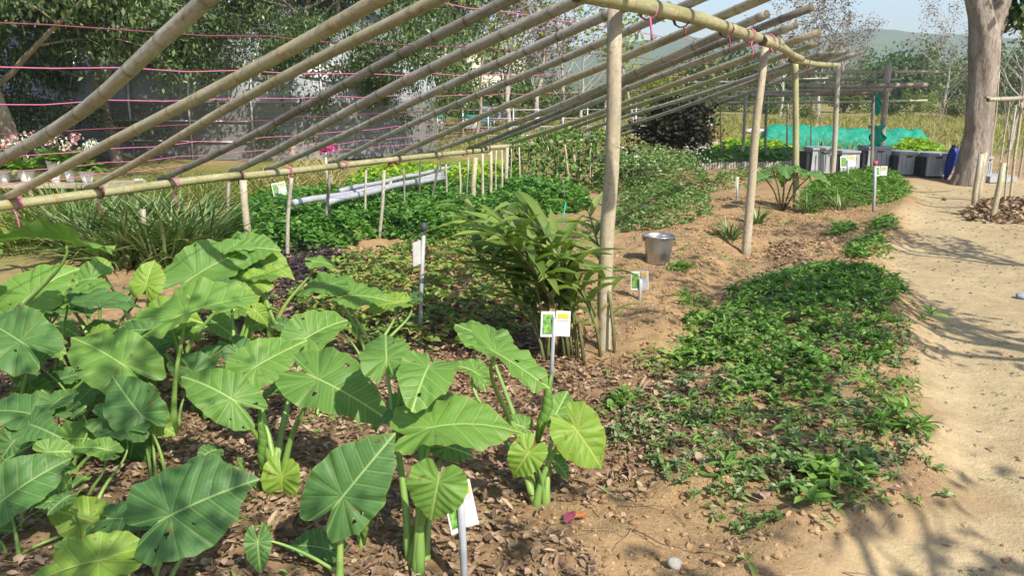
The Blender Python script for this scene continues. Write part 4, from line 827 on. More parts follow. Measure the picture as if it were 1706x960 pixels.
# ------------------------------------------------------------------ grey boxes, umbrella, net tunnel
BX = M_plain('box_grey', (.38, .39, .40), (.30, .31, .32), .5, scale=5, bump=.05); BLK = M_plain('box_black', (.012, .012, .014), (.02, .02, .022), .5)
for k, (x0, x1, yt, yb, lb) in enumerate([(1349, 1392, 247, 291, 'grey plastic box, leftmost of the row behind the beds'), (1398, 1432, 252, 292, 'grey plastic box behind the wide plant sign'), (1442, 1484, 245, 290, 'grey plastic box behind the thick leaning post'), (1494, 1530, 254, 293, 'grey plastic box alone in the gap right of the leaning post'), (1541, 1580, 256, 296, 'grey plastic box next to the blue umbrella'), (1636, 1652, 262, 296, 'dark box edge just right of the thick trunk')]):
    g = ground((x0+x1)/2, yb); wL = (x1-x0)/FPX*g.y*.95; hh = (yb-yt)/FPX*g.y*.98
    root = empty('grey_box', g, lb, 'box', 'grey boxes in a row')
    mb = MB(); V = []
    # tapering shell with a rim
    mb.box((0, .25, hh*.5), (wL*.98, .5, hh*.92), taper=.93); mb.build('box_shell', BX, root, smooth=False)
    mb = MB(); mb.box((0, .25, hh*.98), (wL*.97, .52, .035)); mb.build('lid', BX, root, smooth=False)
    mb = MB(); mb.box((-wL*.56, .27, hh*.42), (.09, .46, hh*.84), taper=.9); mb.box((0, .26, .012), (wL*1.02, .54, .03)); mb.build('black_tray', BLK, root, smooth=False)
    mb = MB(); mb.box((0, -.012, hh*.84), (wL*.3, .012, .02)); mb.build('grip', BLK, root, smooth=False)
    for rx in (-.3, -.1, .1, .3): mb = MB(); mb.box((wL*rx, -.004, hh*.45), (.02, .012, hh*.62)); mb.build('side_rib', BX, root, smooth=False)
g = ground(1655, 302); mb = MB(); mb.box((g.x, g.y, g.z+.06), (.5, .5, .10), Matrix.Rotation(.1, 3, 'Z')); tag(mb.build('grey_slab', BX, smooth=False), 'flat grey slab lying on the ground right of the thick trunk', 'slab')
g = ground(1574, 303); root = empty('umbrella', g, 'folded dark blue umbrella leaning against the thick trunk', 'umbrella')
top = at(1591, 245, g.y)-g; mb = MB(); N = 14; a = np.arange(N)/N*6.283; V = []
prf = [(0.0, .02), (.04, .03), (.2, .055), (.45, .075), (.7, .08), (.86, .065), (.92, .04)]
ax_ = top.normalized(); u = ax_.orthogonal().normalized(); w_ = ax_.cross(u); L = top.length
for t, r0 in prf:
    for i in range(N):
        r1 = r0*(1+.14*(i % 2)); V.append(ax_*(t*L+.05)+(u*math.cos(a[i])+w_*math.sin(a[i]))*r1)
V = np.array([tuple(v) for v in V]); j = np.arange(N); F = np.concatenate([np.stack([i*N+j, i*N+(j+1) % N, (i+1)*N+(j+1) % N, (i+1)*N+j], 1) for i in range(len(prf)-1)])
link_obj('canopy', mesh('canopy', V, F, M_plain('blue_cloth', (.008, .035, .26), (.006, .025, .18), .5)), root)
mb = MB(); mb.tube([ax_*(L*.93), ax_*(L*1.06)], .055, 10); mb.build('handle', BLK, root)
mb = MB(); mb.tube([ax_*-.03, ax_*.08], .03, 8); mb.build('tip', BLK, root)
# net tunnel: a lumpy arch with closed ends
A, B = ground(1262, 246), ground(1548, 252); A.z = B.z = 0; N, K = 90, 16; ax_ = (B-A); L = ax_.length; dr = ax_.normalized(); nr = Vector((-dr.y, dr.x, 0)); V = []
for i in range(N+1):
    t = i/N; e = min(1, (t/.05)**.5 if t < .05 else 1, ((1-t)/.09)**.5 if t > .91 else 1); H = (.55+.05*abs(math.sin(t*18))+.05*math.sin(t*7))*(.15+.85*e); w_ = .5*(.35+.65*e)
    for k in range(K+1):
        th = math.pi*k/K; rr = 1+.05*math.sin(k*2.7+i*.9)+.04*math.sin(i*.37*k*.2+k)
        P = A+dr*(t*L)+nr*(-math.cos(th)*w_*rr)+Vector((0, 0, H*math.sin(th)**.8*rr)); V.append((P.x, P.y, P.z+gz(P.x, P.y)-.03))
i = (np.arange(N)[:, None]*(K+1)+np.arange(K)[None]).ravel(); F = np.stack([i, i+1, i+K+2, i+K+1], 1)
tn, nt, p_ = nodes_of('net_cover'); n_ = nnoise(nt, 5, 5, .7); c_ = nmix(nt, nrange(nt, n_, .35, .65), (.0, .20, .125), (.008, .31, .20)); link(nt, c_, p_.inputs['Base Color']); p_.inputs['Roughness'].default_value = .6; nbump(nt, p_, n_, 1., .06)
g0 = empty('net_tunnel', A, 'long low tunnel of bright teal green netting over a bed', 'net tunnel')
link_obj('net', mesh('net', np.array(V)-np.array(A), F, tn), g0)
for k in range(7):
    c = dr*(L*(.06+.145*k)); mb = MB(); mb.tube([c+nr*(-math.cos(t)*.46)+Vector((0, 0, .43*math.sin(t)**.8)) for t in np.linspace(0.02, 3.12, 12)], .008, 6); mb.build('hoop', BT, g0)
mb = MB(); g = ground(1255, 222); mb.add(*[(IC[0]*np.array([.9, .4, .35])*.5+np.array([g.x, g.y, g.z+.08])), IC[1]]); o = mb.build('plastic_sheet', WHT); tag(o, 'crumpled white plastic sheet at the left end of the net tunnel', 'sheet')

# beds with pale slat edging beyond the posts
EDG = M_plain('edging_slat', (.50, .46, .40), (.36, .33, .28), .8, scale=6)
def edging(x0, y0, x1, y1, n, h, label):
    A, B = ground(x0, y0), ground(x1, y1); root = empty('slat_edging', A, label, 'bed edging', 'slat edgings of the far beds')
    d = (B-A); w = d.length/n; mb = MB(); mb.box((0, 0, h/2-.02), (w*.72, .03, h+.04)); me = None
    for k in range(n):
        P = d*((k+.5)/n)
        if me is None: o = mb.build('slat', EDG, root, smooth=False); me = o.data
        else: o = link_obj('slat', me, root)
        P.z = gz(A.x+P.x, A.y+P.y)-A.z; o.location = P; o.rotation_euler = (rnd.uniform(-.08, .08), rnd.uniform(-.05, .05), math.atan2(d.y, d.x)); o.scale = (1, 1, rnd.uniform(.88, 1.1))
edging(1137, 254, 1205, 251, 22, .24, 'tall pale slats edging the left far bed'); edging(1140, 222, 1186, 218, 14, .5, 'furthest pale slats behind the orange grass'); edging(1150, 283, 1345, 279, 44, .13, 'low pale slats edging the long far bed')
st('lettuce_bed', gpoly([(1170, 252), (1215, 242), (1310, 240), (1320, 252), (1250, 258)]), 130, OV, (.12, .2), C_LIME, (.0, .06), (0, .9), label='bright lime lettuce row in the far beds', wob=.2, seed=81, mound=.2)
st('lettuce_bed', gpoly([(1480, 262), (1490, 250), (1560, 250), (1570, 262)]), 200, OV, (.12, .2), C_LIME, (.0, .1), (0, .9), label='bright lime leaves behind the grey boxes', wob=.2, seed=82, mound=.25)
st('far_herb_bed', gpoly([(1130, 280), (1160, 264), (1340, 260), (1345, 277)]), 160, OV2, (.1, .18), C_DEEP, (.0, .06), (0, .9), label='dark green crop in the long far bed', wob=.2, seed=83, mound=.22)
st('far_herb_bed', gpoly([(1180, 320), (1200, 290), (1345, 284), (1345, 300), (1260, 310)]), 220, OV2, (.06, .12), C_HERB, (.0, .06), (0, .9), label='mixed green herbs between the high posts', wob=.2, seed=84, mound=.12, clump=.38, cs=1.2)
st('dry_grass', gpoly([(1140, 243), (1145, 236), (1195, 236), (1200, 243)]), 120, STRAP, (.4, .7), M_leaf('orange_blade', [(.45, .24, .08), (.5, .32, .12), (.3, .25, .07)], .3, .5, .2), (-.01, .0), (.9, 1.5), label='orange brown grass behind the pale slats', wob=.2, seed=85)
st('lettuce_bed', gpoly([(1140, 215), (1150, 206), (1190, 206), (1190, 214)]), 60, OV, (.2, .3), C_LIME, (.0, .06), (0, .9), label='bright green strip furthest left in the far beds', wob=.2, seed=86, mound=.2)

# ------------------------------------------------------------------ trees
BARK = M_plain('bark_grey', (.22, .18, .14), (.12, .10, .08), .9, scale=7, bump=.8, stretch=(1, 1, .25))
BARKP = M_plain('bark_pale', (.40, .33, .26), (.24, .19, .15), .9, scale=6, bump=.4, stretch=(1, 1, .3))
def grow(seed, H, r0, nb, spread, z0=.35, levels=3, droop=0.):
    """trunk with limbs; returns tube list and tip points"""
    q = random.Random(seed); tubes = []; tips = []
    def br(p, d, L, r, lv):
        n = 6; P = [p]; v = d.normalized()
        for i in range(n):
            v = (v+Vector((q.gauss(0, .12), q.gauss(0, .12), q.gauss(0, .08)-droop*lv*.06+.03))).normalized(); P.append(P[-1]+v*(L/n))
        tubes.append((P, [r*(1-.7*i/n) for i in range(n+1)], 8 if lv == 0 else 5))
        if lv >= levels-1:
            for i in range(2, n+1): tips.append((P[i], L))
        if lv < levels:
            m = nb if lv == 0 else 4
            for k in range(m):
                t = (z0+(1-z0)*(k+.5)/m) if lv == 0 else .3+.7*(k+.5)/m
                i = min(n-1, int(t*n)); pp = P[i].lerp(P[i+1], t*n-i); az = q.uniform(0, 6.283); o = Vector((math.cos(az), math.sin(az), q.uniform(.1, .7)-droop*.5))
                br(pp, (o*spread+v*.5), L*(.55 if lv == 0 else .6)*q.uniform(.7, 1.15), r*.42*(1-.3*t), lv+1)
    br(Vector((0, 0, -.15)), Vector((q.uniform(-.1, .1), q.uniform(-.1, .1), 1)), H, r0, 0)
    return tubes, tips
def tree_meshes(seed, H, r0, nb, spread, nleaf, tmpl, size, lmat, bmat, z0=.3, droop=0., jit=.35, down=False, levels=3, low=0.):
    tubes, tips = grow(seed, H, r0, nb, spread, z0, levels, droop); mb = MB()
    for P, rd, sd_ in tubes:
        if rd[0] > .006: mb.tube(P, rd, sd_, False)
    tm = mesh('trunk', np.concatenate(mb.V), [np.concatenate(mb.F[k]) for k in (3, 4) if mb.F[k]], bmat)
    if not nleaf: return tm, None
    r = np.random.default_rng(seed); T = np.array([tuple(t[0]) for t in tips]); cid = r.integers(0, len(T), nleaf)
    pos = T[cid]+r.normal(0, jit, (nleaf, 3))*np.array([1, 1, .8]); 
    if low: pos = np.concatenate([pos, pos[:int(nleaf*.5)]*np.array([1, 1, .5])+np.array([0, 0, low])])
    n = len(pos); pit = r.uniform(-1.5, .3, n) if down else r.uniform(-.8, .8, n)
    V, F = scatter(*tmpl, pos, r.uniform(0, 6.283, n), pit, r.normal(0, .6, n), r.uniform(*size, n))
    return tm, mesh('crown', V, F, lmat)
def plant_tree(name, loc, ms, label, cat='tree', group=None, rot=0., sc=1.):
    root = empty(name, loc, label, cat, group); root.rotation_euler.z = rot; root.scale = (sc, sc, sc)
    link_obj('trunk', ms[0], root)
    if ms[1]: link_obj('crown', ms[1], root)
    return root
L_WIL = M_leaf('willowy_leaf', [(.025, .055, .018), (.05, .09, .028), (.09, .14, .04), (.17, .23, .08)], .25, .45, .5)
L_BUSH = M_leaf('bush_leaf', [(.03, .07, .018), (.06, .12, .03), (.11, .17, .045)], .25, .5, .4)
L_FAR = M_leaf('far_leaf', [(.07, .11, .03), (.12, .16, .045), (.20, .22, .07)], .25, .6, .3)
L_PUR = M_leaf('bare_twig_leaf', [(.16, .12, .11), (.22, .17, .16), (.28, .22, .20)], .2, .7, .2)
L_BLK = M_leaf('dark_tree_leaf', [(.02, .03, .015), (.04, .05, .025), (.07, .05, .05)], .15, .5, .3)
L_YG = M_leaf('yellow_green_leaf', [(.14, .18, .03), (.22, .26, .05), (.30, .32, .07)], .35, .5, .3)
big = [tree_meshes(100+k, 6.5, .16, 12, 1.0, 46000, (THIN[0]*np.array([2.4, 1, 1]), THIN[1]), (.06, .15), L_WIL, BARKP, .16, .7, .20, True) for k in range(3)]
for k, (px, Yd, rot, lb) in enumerate([(20, 14.5, .3, 'dark weeping tree at the left edge behind the flower display'), (-110, 13, 2.2, 'dark weeping tree mostly outside the left edge'), (190, 17.5, 1.4, 'dark weeping tree with a pale trunk in front of the polytunnel wall'), (575, 19, 4.1, 'dark weeping tree before the rounded end of the polytunnel'), (605, 22, 3.1, 'slim dark weeping tree right of the polytunnel'), (480, 18, 5.5, 'dark weeping tree standing close before the polytunnel, right of the gap'), (655, 27, .9, 'dark weeping tree at the right end of the row, beside the cream building')]):
    P = at(px, 200, Yd); plant_tree('weeping_tree', (P.x, P.y, gz(P.x, P.y)), big[k % 3], lb, group='dark weeping trees', rot=rot, sc=(1, 1, .85, .95, .8, .7, .95)[k])
# the dark low tree and the climbing hedge
P = ground(1116, 286); lowt = tree_meshes(140, .95, .09, 9, 1.3, 5500, QL, (.07, .13), L_BLK, BARKP, .55, .25, .14)
plant_tree('low_dark_tree', P, lowt, 'low spreading dark tree behind the lower ends of the poles')
def hedge(name, x0, x1, yb, z1, dens, mat, label, tm=QL, size=(.08, .14), th=.35, cat='hedge'):
    A, B = ground(x0, yb), ground(x1, yb); n = int((B-A).length*z1*dens); r = np.random.default_rng(int(x0)+3)
    t = r.random(n); x = A.x+(B.x-A.x)*t; y = A.y+(B.y-A.y)*t+r.normal(0, th*.4, n); top = z1*(.8+.5*(fbm(t*9, t*0, 3, 5)+.2))
    z = gh(x, y)+top*r.random(n)
    V, F = scatter(*tm, np.stack([x, y, z], 1)-np.array(A), r.uniform(0, 6.28, n), r.uniform(-1, .5, n), r.normal(0, .5, n), r.uniform(*size, n))
    root = empty(name, A, label, cat); o = link_obj('foliage', mesh('foliage', V, F, mat), root); mb = MB()
    for k in range(9):
        P = (B-A)*((k+.5)/9); mb.tube([P+Vector((0, 0, -.05)), P+Vector((rnd.uniform(-.1, .1), 0, z1*.5)), P+Vector((rnd.uniform(-.2, .2), 0, z1*.9))], .012, 5)
    mb.build('stems', BARK, root)
hedge('climbing_vines', 845, 1012, 306, .95, 1100, C_DEEP, 'wall of dark climbing vines on thin stakes left of the pale post', QL, (.06, .11), .5)
hedge('climbing_vines', 1010, 1060, 300, .6, 900, L_BLK, 'short run of dark vines right of the pale post', QL, (.07, .13), .5)
# thick trunk at the right with its crown above the picture
g = ground(1606, 308); root = empty('thick_tree', g, 'thick grey trunk forking at the top beside the path', 'tree')
MTR, nt, p_ = nodes_of('trunk_bark'); n1 = nnoise(nt, 4, 7, .7, (1, 1, .35)); n2 = nnoise(nt, 22, 5, .7, (1, 1, .3)); c_ = nmix(nt, nrange(nt, n1, .4, .62), (.21, .17, .135), (.36, .31, .26)); c_ = nmix(nt, nrange(nt, n2, .5, .62, 0, .7), c_, (.12, .095, .075)); link(nt, c_, p_.inputs['Base Color']); p_.inputs['Roughness'].default_value = .9; nbump(nt, p_, nmath(nt, 'ADD', n1, n2), 1., .03)
def fat(path, rads, sides=28, seed=0):
    V, F = tube(path, rads, sides, False); n = len(path); a = np.tile(np.arange(sides)/sides*6.283, n); z = np.repeat(np.arange(n), sides)
    C = np.repeat(np.array([tuple(p) for p in path]), sides, 0); f = 1+.09*np.sin(a*3+z*.25+seed)*np.exp(-z/14)+.05*np.sin(a*7+z*.4)+.03*np.sin(a*13-z*.6)
    return C+(V-C)*f[:, None], F[0]
def Tp(px, py): return at(px, py, g.y)-g
main = [Tp(1611, 322), Tp(1612, 308), Tp(1616, 290), Tp(1622, 260), Tp(1629, 220), Tp(1632, 180), Tp(1637, 140), Tp(1640, 100), Tp(1642, 60), Tp(1636, 25), Tp(1628, -15), Tp(1618, -60), Tp(1600, -140), Tp(1580, -260)]
def refine(P, k=3):
    o = []
    for i in range(len(P)-1):
        for j in range(k): o.append(P[i].lerp(P[i+1], j/k))
    return o+[P[-1]]
rad = [.30, .255, .235, .22, .21, .205, .21, .225, .24, .20, .19, .17, .14, .07]; rr = list(np.interp(np.linspace(0, 13, 40), range(14), rad))
mb = MB(); V, F = fat(refine(main), rr); mb.add(V, F)
l2 = [Tp(1646, 85), Tp(1655, 35), Tp(1668, -10), Tp(1690, -60), Tp(1730, -160), Tp(1770, -280)]; V, F = fat(refine(l2), list(np.interp(np.linspace(0, 5, 16), range(6), [.16, .19, .18, .15, .11, .05]))); mb.add(V, F)
V, F = fat(refine([Tp(1606, 292), Tp(1594, 304), Tp(1582, 316)]), [.14, .13, .12, .1, .08, .06, .03], 12); mb.add(V, F)
q = random.Random(9); tips = []
for k in range(26):
    s0 = (main[-1] if k % 2 else l2[-1])*q.uniform(.75, 1.0); az = q.uniform(0, 6.28); v = Vector((math.cos(az), math.sin(az), q.uniform(.1, .9))); P = [s0]
    for i in range(5): v = (v+Vector((q.gauss(0, .2), q.gauss(0, .2), q.gauss(0, .15)))).normalized(); P.append(P[-1]+v*.45); tips.append(P[-1])
    mb.tube(P, [.06, .05, .04, .03, .02, .01], 6, False)
P = [Tp(1690, -60), Tp(1720, -40), Tp(1712, 10), Tp(1700, 30)]; mb.tube(P, [.03, .025, .015, .01], 6, False)
mb.build('trunk', MTR, root)
r = np.random.default_rng(4); T = np.array([tuple(t) for t in tips]); pos = T[r.integers(0, len(T), 12000)]+r.normal(0, .45, (12000, 3))
pos = pos[pos[:, 2] > 3.6]; tp2 = np.array(tuple(Tp(1700, 15))); pos = np.concatenate([pos, tp2+r.normal(0, 1, (420, 3))*np.array([.13, .13, .17])])
V, F = scatter(*QL, pos, r.uniform(0, 6.28, len(pos)), r.uniform(-1, .4, len(pos)), r.normal(0, .5, len(pos)), r.uniform(.1, .2, len(pos)))
link_obj('crown', mesh('crown', V, F, L_BUSH), root)

# distant shrubs and trees
def blob_bush(seed, n, size, mat):
    r = np.random.default_rng(seed); C = r.normal(0, 1, (14, 3))*np.array([.9, .5, .35])+np.array([0, 0, .9]); pos = C[r.integers(0, 14, n)]+r.normal(0, .3, (n, 3)); pos[:, 2] = np.abs(pos[:, 2])
    V, F = scatter(*QL, pos, r.uniform(0, 6.28, n), r.uniform(-1, 1, n), r.normal(0, .6, n), r.uniform(*size, n)); return mesh('crown', V, F, mat)
mb = MB()
for k in range(5): mb.tube([(0, 0, -.1), (.15*math.cos(k*1.3), .1*math.sin(k*1.3), .5), (.5*math.cos(k*1.3), .35*math.sin(k*1.3), 1.1)], [.06, .045, .02], 6, False)
stem_me = mesh('trunk', np.concatenate(mb.V), [np.concatenate(mb.F[4])], BARK)
bush_me = [blob_bush(200, 2600, (.12, .26), L_FAR), blob_bush(201, 2600, (.12, .26), L_BUSH), blob_bush(202, 2600, (.12, .26), L_FAR), blob_bush(203, 2200, (.12, .24), L_YG)]
descr = ['olive', 'dark green', 'dusty green', 'yellow green']
q = random.Random(11)
sp = []
for i in range(34):
    px = 1120+i*19+q.uniform(-8, 8); sp.append((px, q.uniform(75, 115), q.uniform(1.6, 2.7), q.randint(0, 2)))
for i in range(16): sp.append((640+i*32+q.uniform(-10, 10), q.uniform(34, 50), q.uniform(.7, 1.25), q.randint(0, 3)))
for i in range(9): sp.append((1160+i*62+q.uniform(-20, 20), q.uniform(40, 60), q.uniform(.5, .85), q.randint(0, 3)))
def where(px): return next(w for x, w in ((720, 'behind the weeping trees'), (900, 'around the cream building'), (1040, 'behind the pale post'), (1200, 'right of the pale post'), (1300, 'behind the sloping pole ends'), (1400, 'below the tall leafless trees'), (1500, 'behind the level bamboo frame'), (1600, 'just left of the thick trunk'), (9999, 'right of the thick trunk')) if px < x)
def nth(i):
    same = [j for j, t in enumerate(sp) if keyf(t) == keyf(sp[i])]
    return '' if len(same) == 1 else ', %s' % (('leftmost' if same[0] == i else 'rightmost' if same[-1] == i else ['', 'second', 'third', 'fourth', 'fifth'][same.index(i)]))
sp = [t for t in sp if t[0] < 1725]; sp.sort()
keyf = lambda t: ('tall' if t[2] > 1.5 else 'low', t[3], where(t[0]))
for i, (px, Yd, s_, k) in enumerate(sp):
    P = at(px, 170, Yd); z = gz(P.x, P.y); o = plant_tree('distant_shrub', (P.x, P.y, z-.1), (stem_me, bush_me[k]), '%s %s shrub in the distant scrub %s' % ('tall' if s_ > 1.5 else 'low', descr[k], where(px)) + nth(i), 'shrub', '%s shrubs in the distant scrub' % descr[k], q.uniform(0, 6), s_)
    o.scale = (s_, s_, s_*q.uniform(.8, 1.25))
bare = [tree_meshes(300+k, 4.2, .10, 9, .6, 2000, QL, (.09, .18), L_PUR, M_plain('pale_twig_%d' % k, (.42, .38, .34), (.3, .27, .24), .9), .25, 0, .13) for k in range(2)]
for k, (px, Yd, sc, lb) in enumerate([(1300, 46, 1.0, 'leafless purplish tree left, above the ends of the poles'), (1365, 50, 1.25, 'tall leafless purplish tree rising over the pole ends'), (1575, 52, 1.05, 'leafless purplish tree left of the thick trunk'), (1395, 60, 1.1, 'bare grey tree behind the tall purplish one'), (850, 27, .95, 'bare white stemmed tree before the cream building'), (895, 30, 1., 'leafless brownish tree right of the cream building'), (935, 33, .9, 'leafless brownish tree between the poles, middle distance'), (1100, 60, .6, 'small bare tree below the hills'), (970, 36, .85, 'small leafless tree left of the pale post'), (1690, 20, .62, 'slender bare tree right of the thick trunk'), (1735, 26, .8, 'bare tree cut off by the right edge')]):
    P = at(px, 170, Yd); plant_tree('bare_tree', (P.x, P.y, gz(P.x, P.y)), bare[k % 2] if k < 8 else (bare[k % 2][0], None), lb, rot=k*1.1, sc=sc)
yt = tree_meshes(330, 3.2, .05, 8, .8, 500, QL, (.12, .22), L_YG, BARKP, .3, 0, .2)
for k, (px, Yd, lb) in enumerate([(790, 24, 'thin yellow green tree before the cream building'), (1010, 30, 'thin yellow green tree just left of the pale post'), (1060, 28, 'thin yellow green tree just right of the pale post')]):
    P = at(px, 170, Yd); plant_tree('sapling', (P.x, P.y, gz(P.x, P.y)), yt, lb, rot=k*2., sc=1.1)
# slim saplings with stakes in the meadow
for k, (px, py) in enumerate([(1306, 240), (1552, 238), (1358, 232), (1612, 228), (1680, 235)]):
    P = ground(px, py); plant_tree('young_tree', P, (yt[0], None), 'thin bare young tree in the meadow, %s' % ['behind the left part of the net tunnel', 'at the right end of the net tunnel', 'behind the middle of the net tunnel', 'behind the thick trunk', 'beyond the right pole frame'][k], rot=k, sc=.42)

# ------------------------------------------------------------------ polytunnel, building, stalls
FILM, nt, p_ = nodes_of('tunnel_film'); n_ = nnoise(nt, 2.5, 5, .65, (1, 1, .3)); link(nt, nmix(nt, nrange(nt, n_, .35, .65), (.32, .345, .37), (.50, .53, .56)), p_.inputs['Base Color']); p_.inputs['Roughness'].default_value = .35; nbump(nt, p_, n_, .3, .05)  # darker mottling paints the shadows of the trees into the film colour
t_ = nt.nodes.new('ShaderNodeBsdfTranslucent'); t_.inputs[0].default_value = (.35, .37, .4, 1); mx = nt.nodes.new('ShaderNodeMixShader'); mx.inputs[0].default_value = .25; link(nt, p_.outputs[0], mx.inputs[1]); link(nt, t_.outputs[0], mx.inputs[2]); link(nt, mx.outputs[0], nt.nodes['Material Output'].inputs[0])
SHN = M_plain('shade_cloth', (.22, .22, .21), (.15, .15, .145), .7, scale=3, stretch=(1, 1, 6)); STL = M_plain('steel_tube', (.62, .62, .62), (.5, .5, .5), .4, .5)
C0 = at(540, 200, 21.5); C0.z = 0; root = empty('polytunnel', C0, 'large round arched greenhouse with grey film behind the dark trees', 'greenhouse')
axd = Vector((-1, .22, 0)).normalized(); axn = Vector((.22, 1, 0)).normalized(); Wd, Hs, Ht = 3.6, 1.25, 3.7; LT = 12.0
def arch(s, k, n=18, e=0.):
    t = math.pi*k/n; return axd*s+axn*(Wd+e)*(-math.cos(t))*1.0+Vector((0, 0, Hs+(Ht-Hs+e)*math.sin(t)))
# rounded end faces right/front
N, K = 24, 18; V = []
for i in range(N+1):
    s = LT*i/N
    for k in range(K+1): V.append(tuple(arch(s, k)))
i = (np.arange(N)[:, None]*(K+1)+np.arange(K)[None]).ravel(); link_obj('film_roof', mesh('film_roof', V, np.stack([i, i+1, i+K+2, i+K+1], 1), FILM), root)
V = []; NA = 9
for i in range(NA+1):
    ph = math.pi/2*i/NA; sc_ = max(math.cos(ph), .02)
    for k in range(K+1):
        t = math.pi*k/K; V.append(tuple(axd*(-Wd*.8*math.sin(ph))+axn*(-Wd*math.cos(t)*sc_)+Vector((0, 0, Hs+(Ht-Hs)*math.sin(t)*sc_))))
i = (np.arange(NA)[:, None]*(K+1)+np.arange(K)[None]).ravel(); link_obj('film_end', mesh('film_end', V, np.stack([i, i+1, i+K+2, i+K+1], 1)[:, ::-1], FILM), root)
V = []
for i in range(2*NA+1):
    ph = math.pi/2*(i/NA-1); p_0 = axd*(-Wd*.8*math.cos(ph))+axn*(Wd*math.sin(ph)); V += [tuple(p_0), tuple(p_0+Vector((0, 0, Hs)))]
i = np.arange(2*NA)*2; link_obj('end_skirt', mesh('end_skirt', V, np.stack([i, i+1, i+3, i+2], 1), SHN), root)
for j_ in range(1, 6):
    ps = math.pi*j_/6; mb = MB(); mb.tube([axd*(-Wd*.8*math.sin(ps)*math.cos(a_)*1.01)+axn*(-Wd*math.cos(ps)*math.cos(a_)*1.01)+Vector((0, 0, Hs+(Ht-Hs)*1.015*math.sin(a_))) for a_ in np.linspace(0, 1.54, 12)], .03, 6); mb.build('rib', STL, root)
mb = MB(); a0 = axn*-Wd; a1 = axn*-Wd+axd*LT; c = (a0+a1)/2; mb.box(tuple(c+Vector((0, 0, Hs*.5))), (LT, .03, Hs), Matrix.Rotation(math.atan2(axd.y, axd.x), 3, 'Z')); mb.build('side_cloth', SHN, root, smooth=False)
mb = MB(); c = axn*Wd+axd*LT/2; mb.box(tuple(c+Vector((0, 0, Hs*.5))), (LT, .03, Hs), Matrix.Rotation(math.atan2(axd.y, axd.x), 3, 'Z')); mb.build('side_cloth', SHN, root, smooth=False)
for j in range(9):
    s = LT*j/8-.03*(j == 0); mb = MB(); mb.tube([axd*s-axn*(Wd+.05)]+[arch(s, k, 18, .05) for k in range(19)]+[axd*s+axn*(Wd+.05)], .028, 6); mb.build('rib', STL, root)
for k in range(3):
    mb = MB(); s = .4+.45*k; mb.tube([axn*-(Wd+.05)+Vector((0, 0, s)), axn*-(Wd+.05)+axd*LT+Vector((0, 0, s))], .015, 6); mb.build('rail', STL, root)
# building
CRM = M_plain('cream_render', (.62, .60, .48), (.56, .54, .42), .8, scale=.6); GLS = M_plain('dark_glass', (.05, .06, .07), (.08, .09, .10), .15); ROOF = M_plain('grey_roof', (.35, .35, .37), None, .7, scale=2)
g = at(790, 170, 58); g.z = 0; root = empty('cream_building', g, 'cream two storey building seen between the poles', 'building')
mb = MB(); mb.box((0, 3, 2.15), (7.2, 6, 4.3)); mb.build('wall', CRM, root, smooth=False); mb = MB(); mb.box((0, 3, 4.38), (7.6, 6.4, .15)); mb.build('roof', ROOF, root, smooth=False)
for (x_, z_) in [(-1.1, 3.2), (1.2, 3.2), (-1.1, 1.3), (1.2, 1.3)]:
    mb = MB(); mb.box((x_, -.01, z_), (1.3, .12, 1.0)); f_ = mb.build('window', STL, root, smooth=False)
    for s_ in (-1, 1): mb = MB(); mb.box((x_+s_*.3, -.075, z_), (.54, .02, .86)); mb.build('pane', GLS, f_, smooth=False)
BLU = M_plain('blue_sheet', (.02, .26, .42), (.03, .33, .5), .5, scale=3); TEAL = M_plain('teal_band', (.05, .42, .38), None, .5)
for (nm, x0, x1, y0, y1, Yd, mt, lb, dd) in [('white_stall', 770, 797, 196, 214, 30, WHT, 'white stall panel in the distance between the poles', .6), ('blue_cabin', 800, 818, 182, 203, 32, BLU, 'small bright blue cabin in the distance', 1.2), ('white_stall', 708, 737, 196, 210, 29, WHT, 'white low stall with a teal band left of the blue cabin', .8), ('white_stall', 822, 850, 182, 200, 34, ROOF, 'pale grey shed right of the blue cabin', 1.5)]:
    A = at((x0+x1)/2, y1, Yd); w_ = (x1-x0)/FPX*Yd; h_ = (y1-y0)/FPX*Yd; zb = A.z; root = empty(nm, (A.x, A.y, 0), lb, 'stall')
    mb = MB(); mb.box((0, dd/2, zb+h_/2), (w_, dd, h_)); mb.build('panel', mt, root, smooth=False)
    mb = MB(); mb.box((0, dd/2, zb+h_+.04), (w_*1.1, dd*1.15, .07)); mb.build('roof', TEAL if mt is WHT else ROOF, root, smooth=False)
    for sx in (-1, 1): mb = MB(); mb.tube([(sx*w_*.45, .05, -.05), (sx*w_*.45, .05, zb+.02)], .03, 6); mb.build('leg', STL, root)
g = at(600, 225, 24); g.z = 0; root = empty('mesh_fence', g, 'low wire mesh fence in the distance behind the trellis', 'fence'); 
for k in range(13): mb = MB(); mb.tube([(k*.75, k*.1, -.1), (k*.75, k*.1, 1.0)], .02, 6); mb.build('fence_post', STL, root)
for z_ in (.2, .45, .7, .95): mb = MB(); mb.tube([(0, 0, z_), (9, 1.2, z_)], .008, 5); mb.build('wire', STL, root)

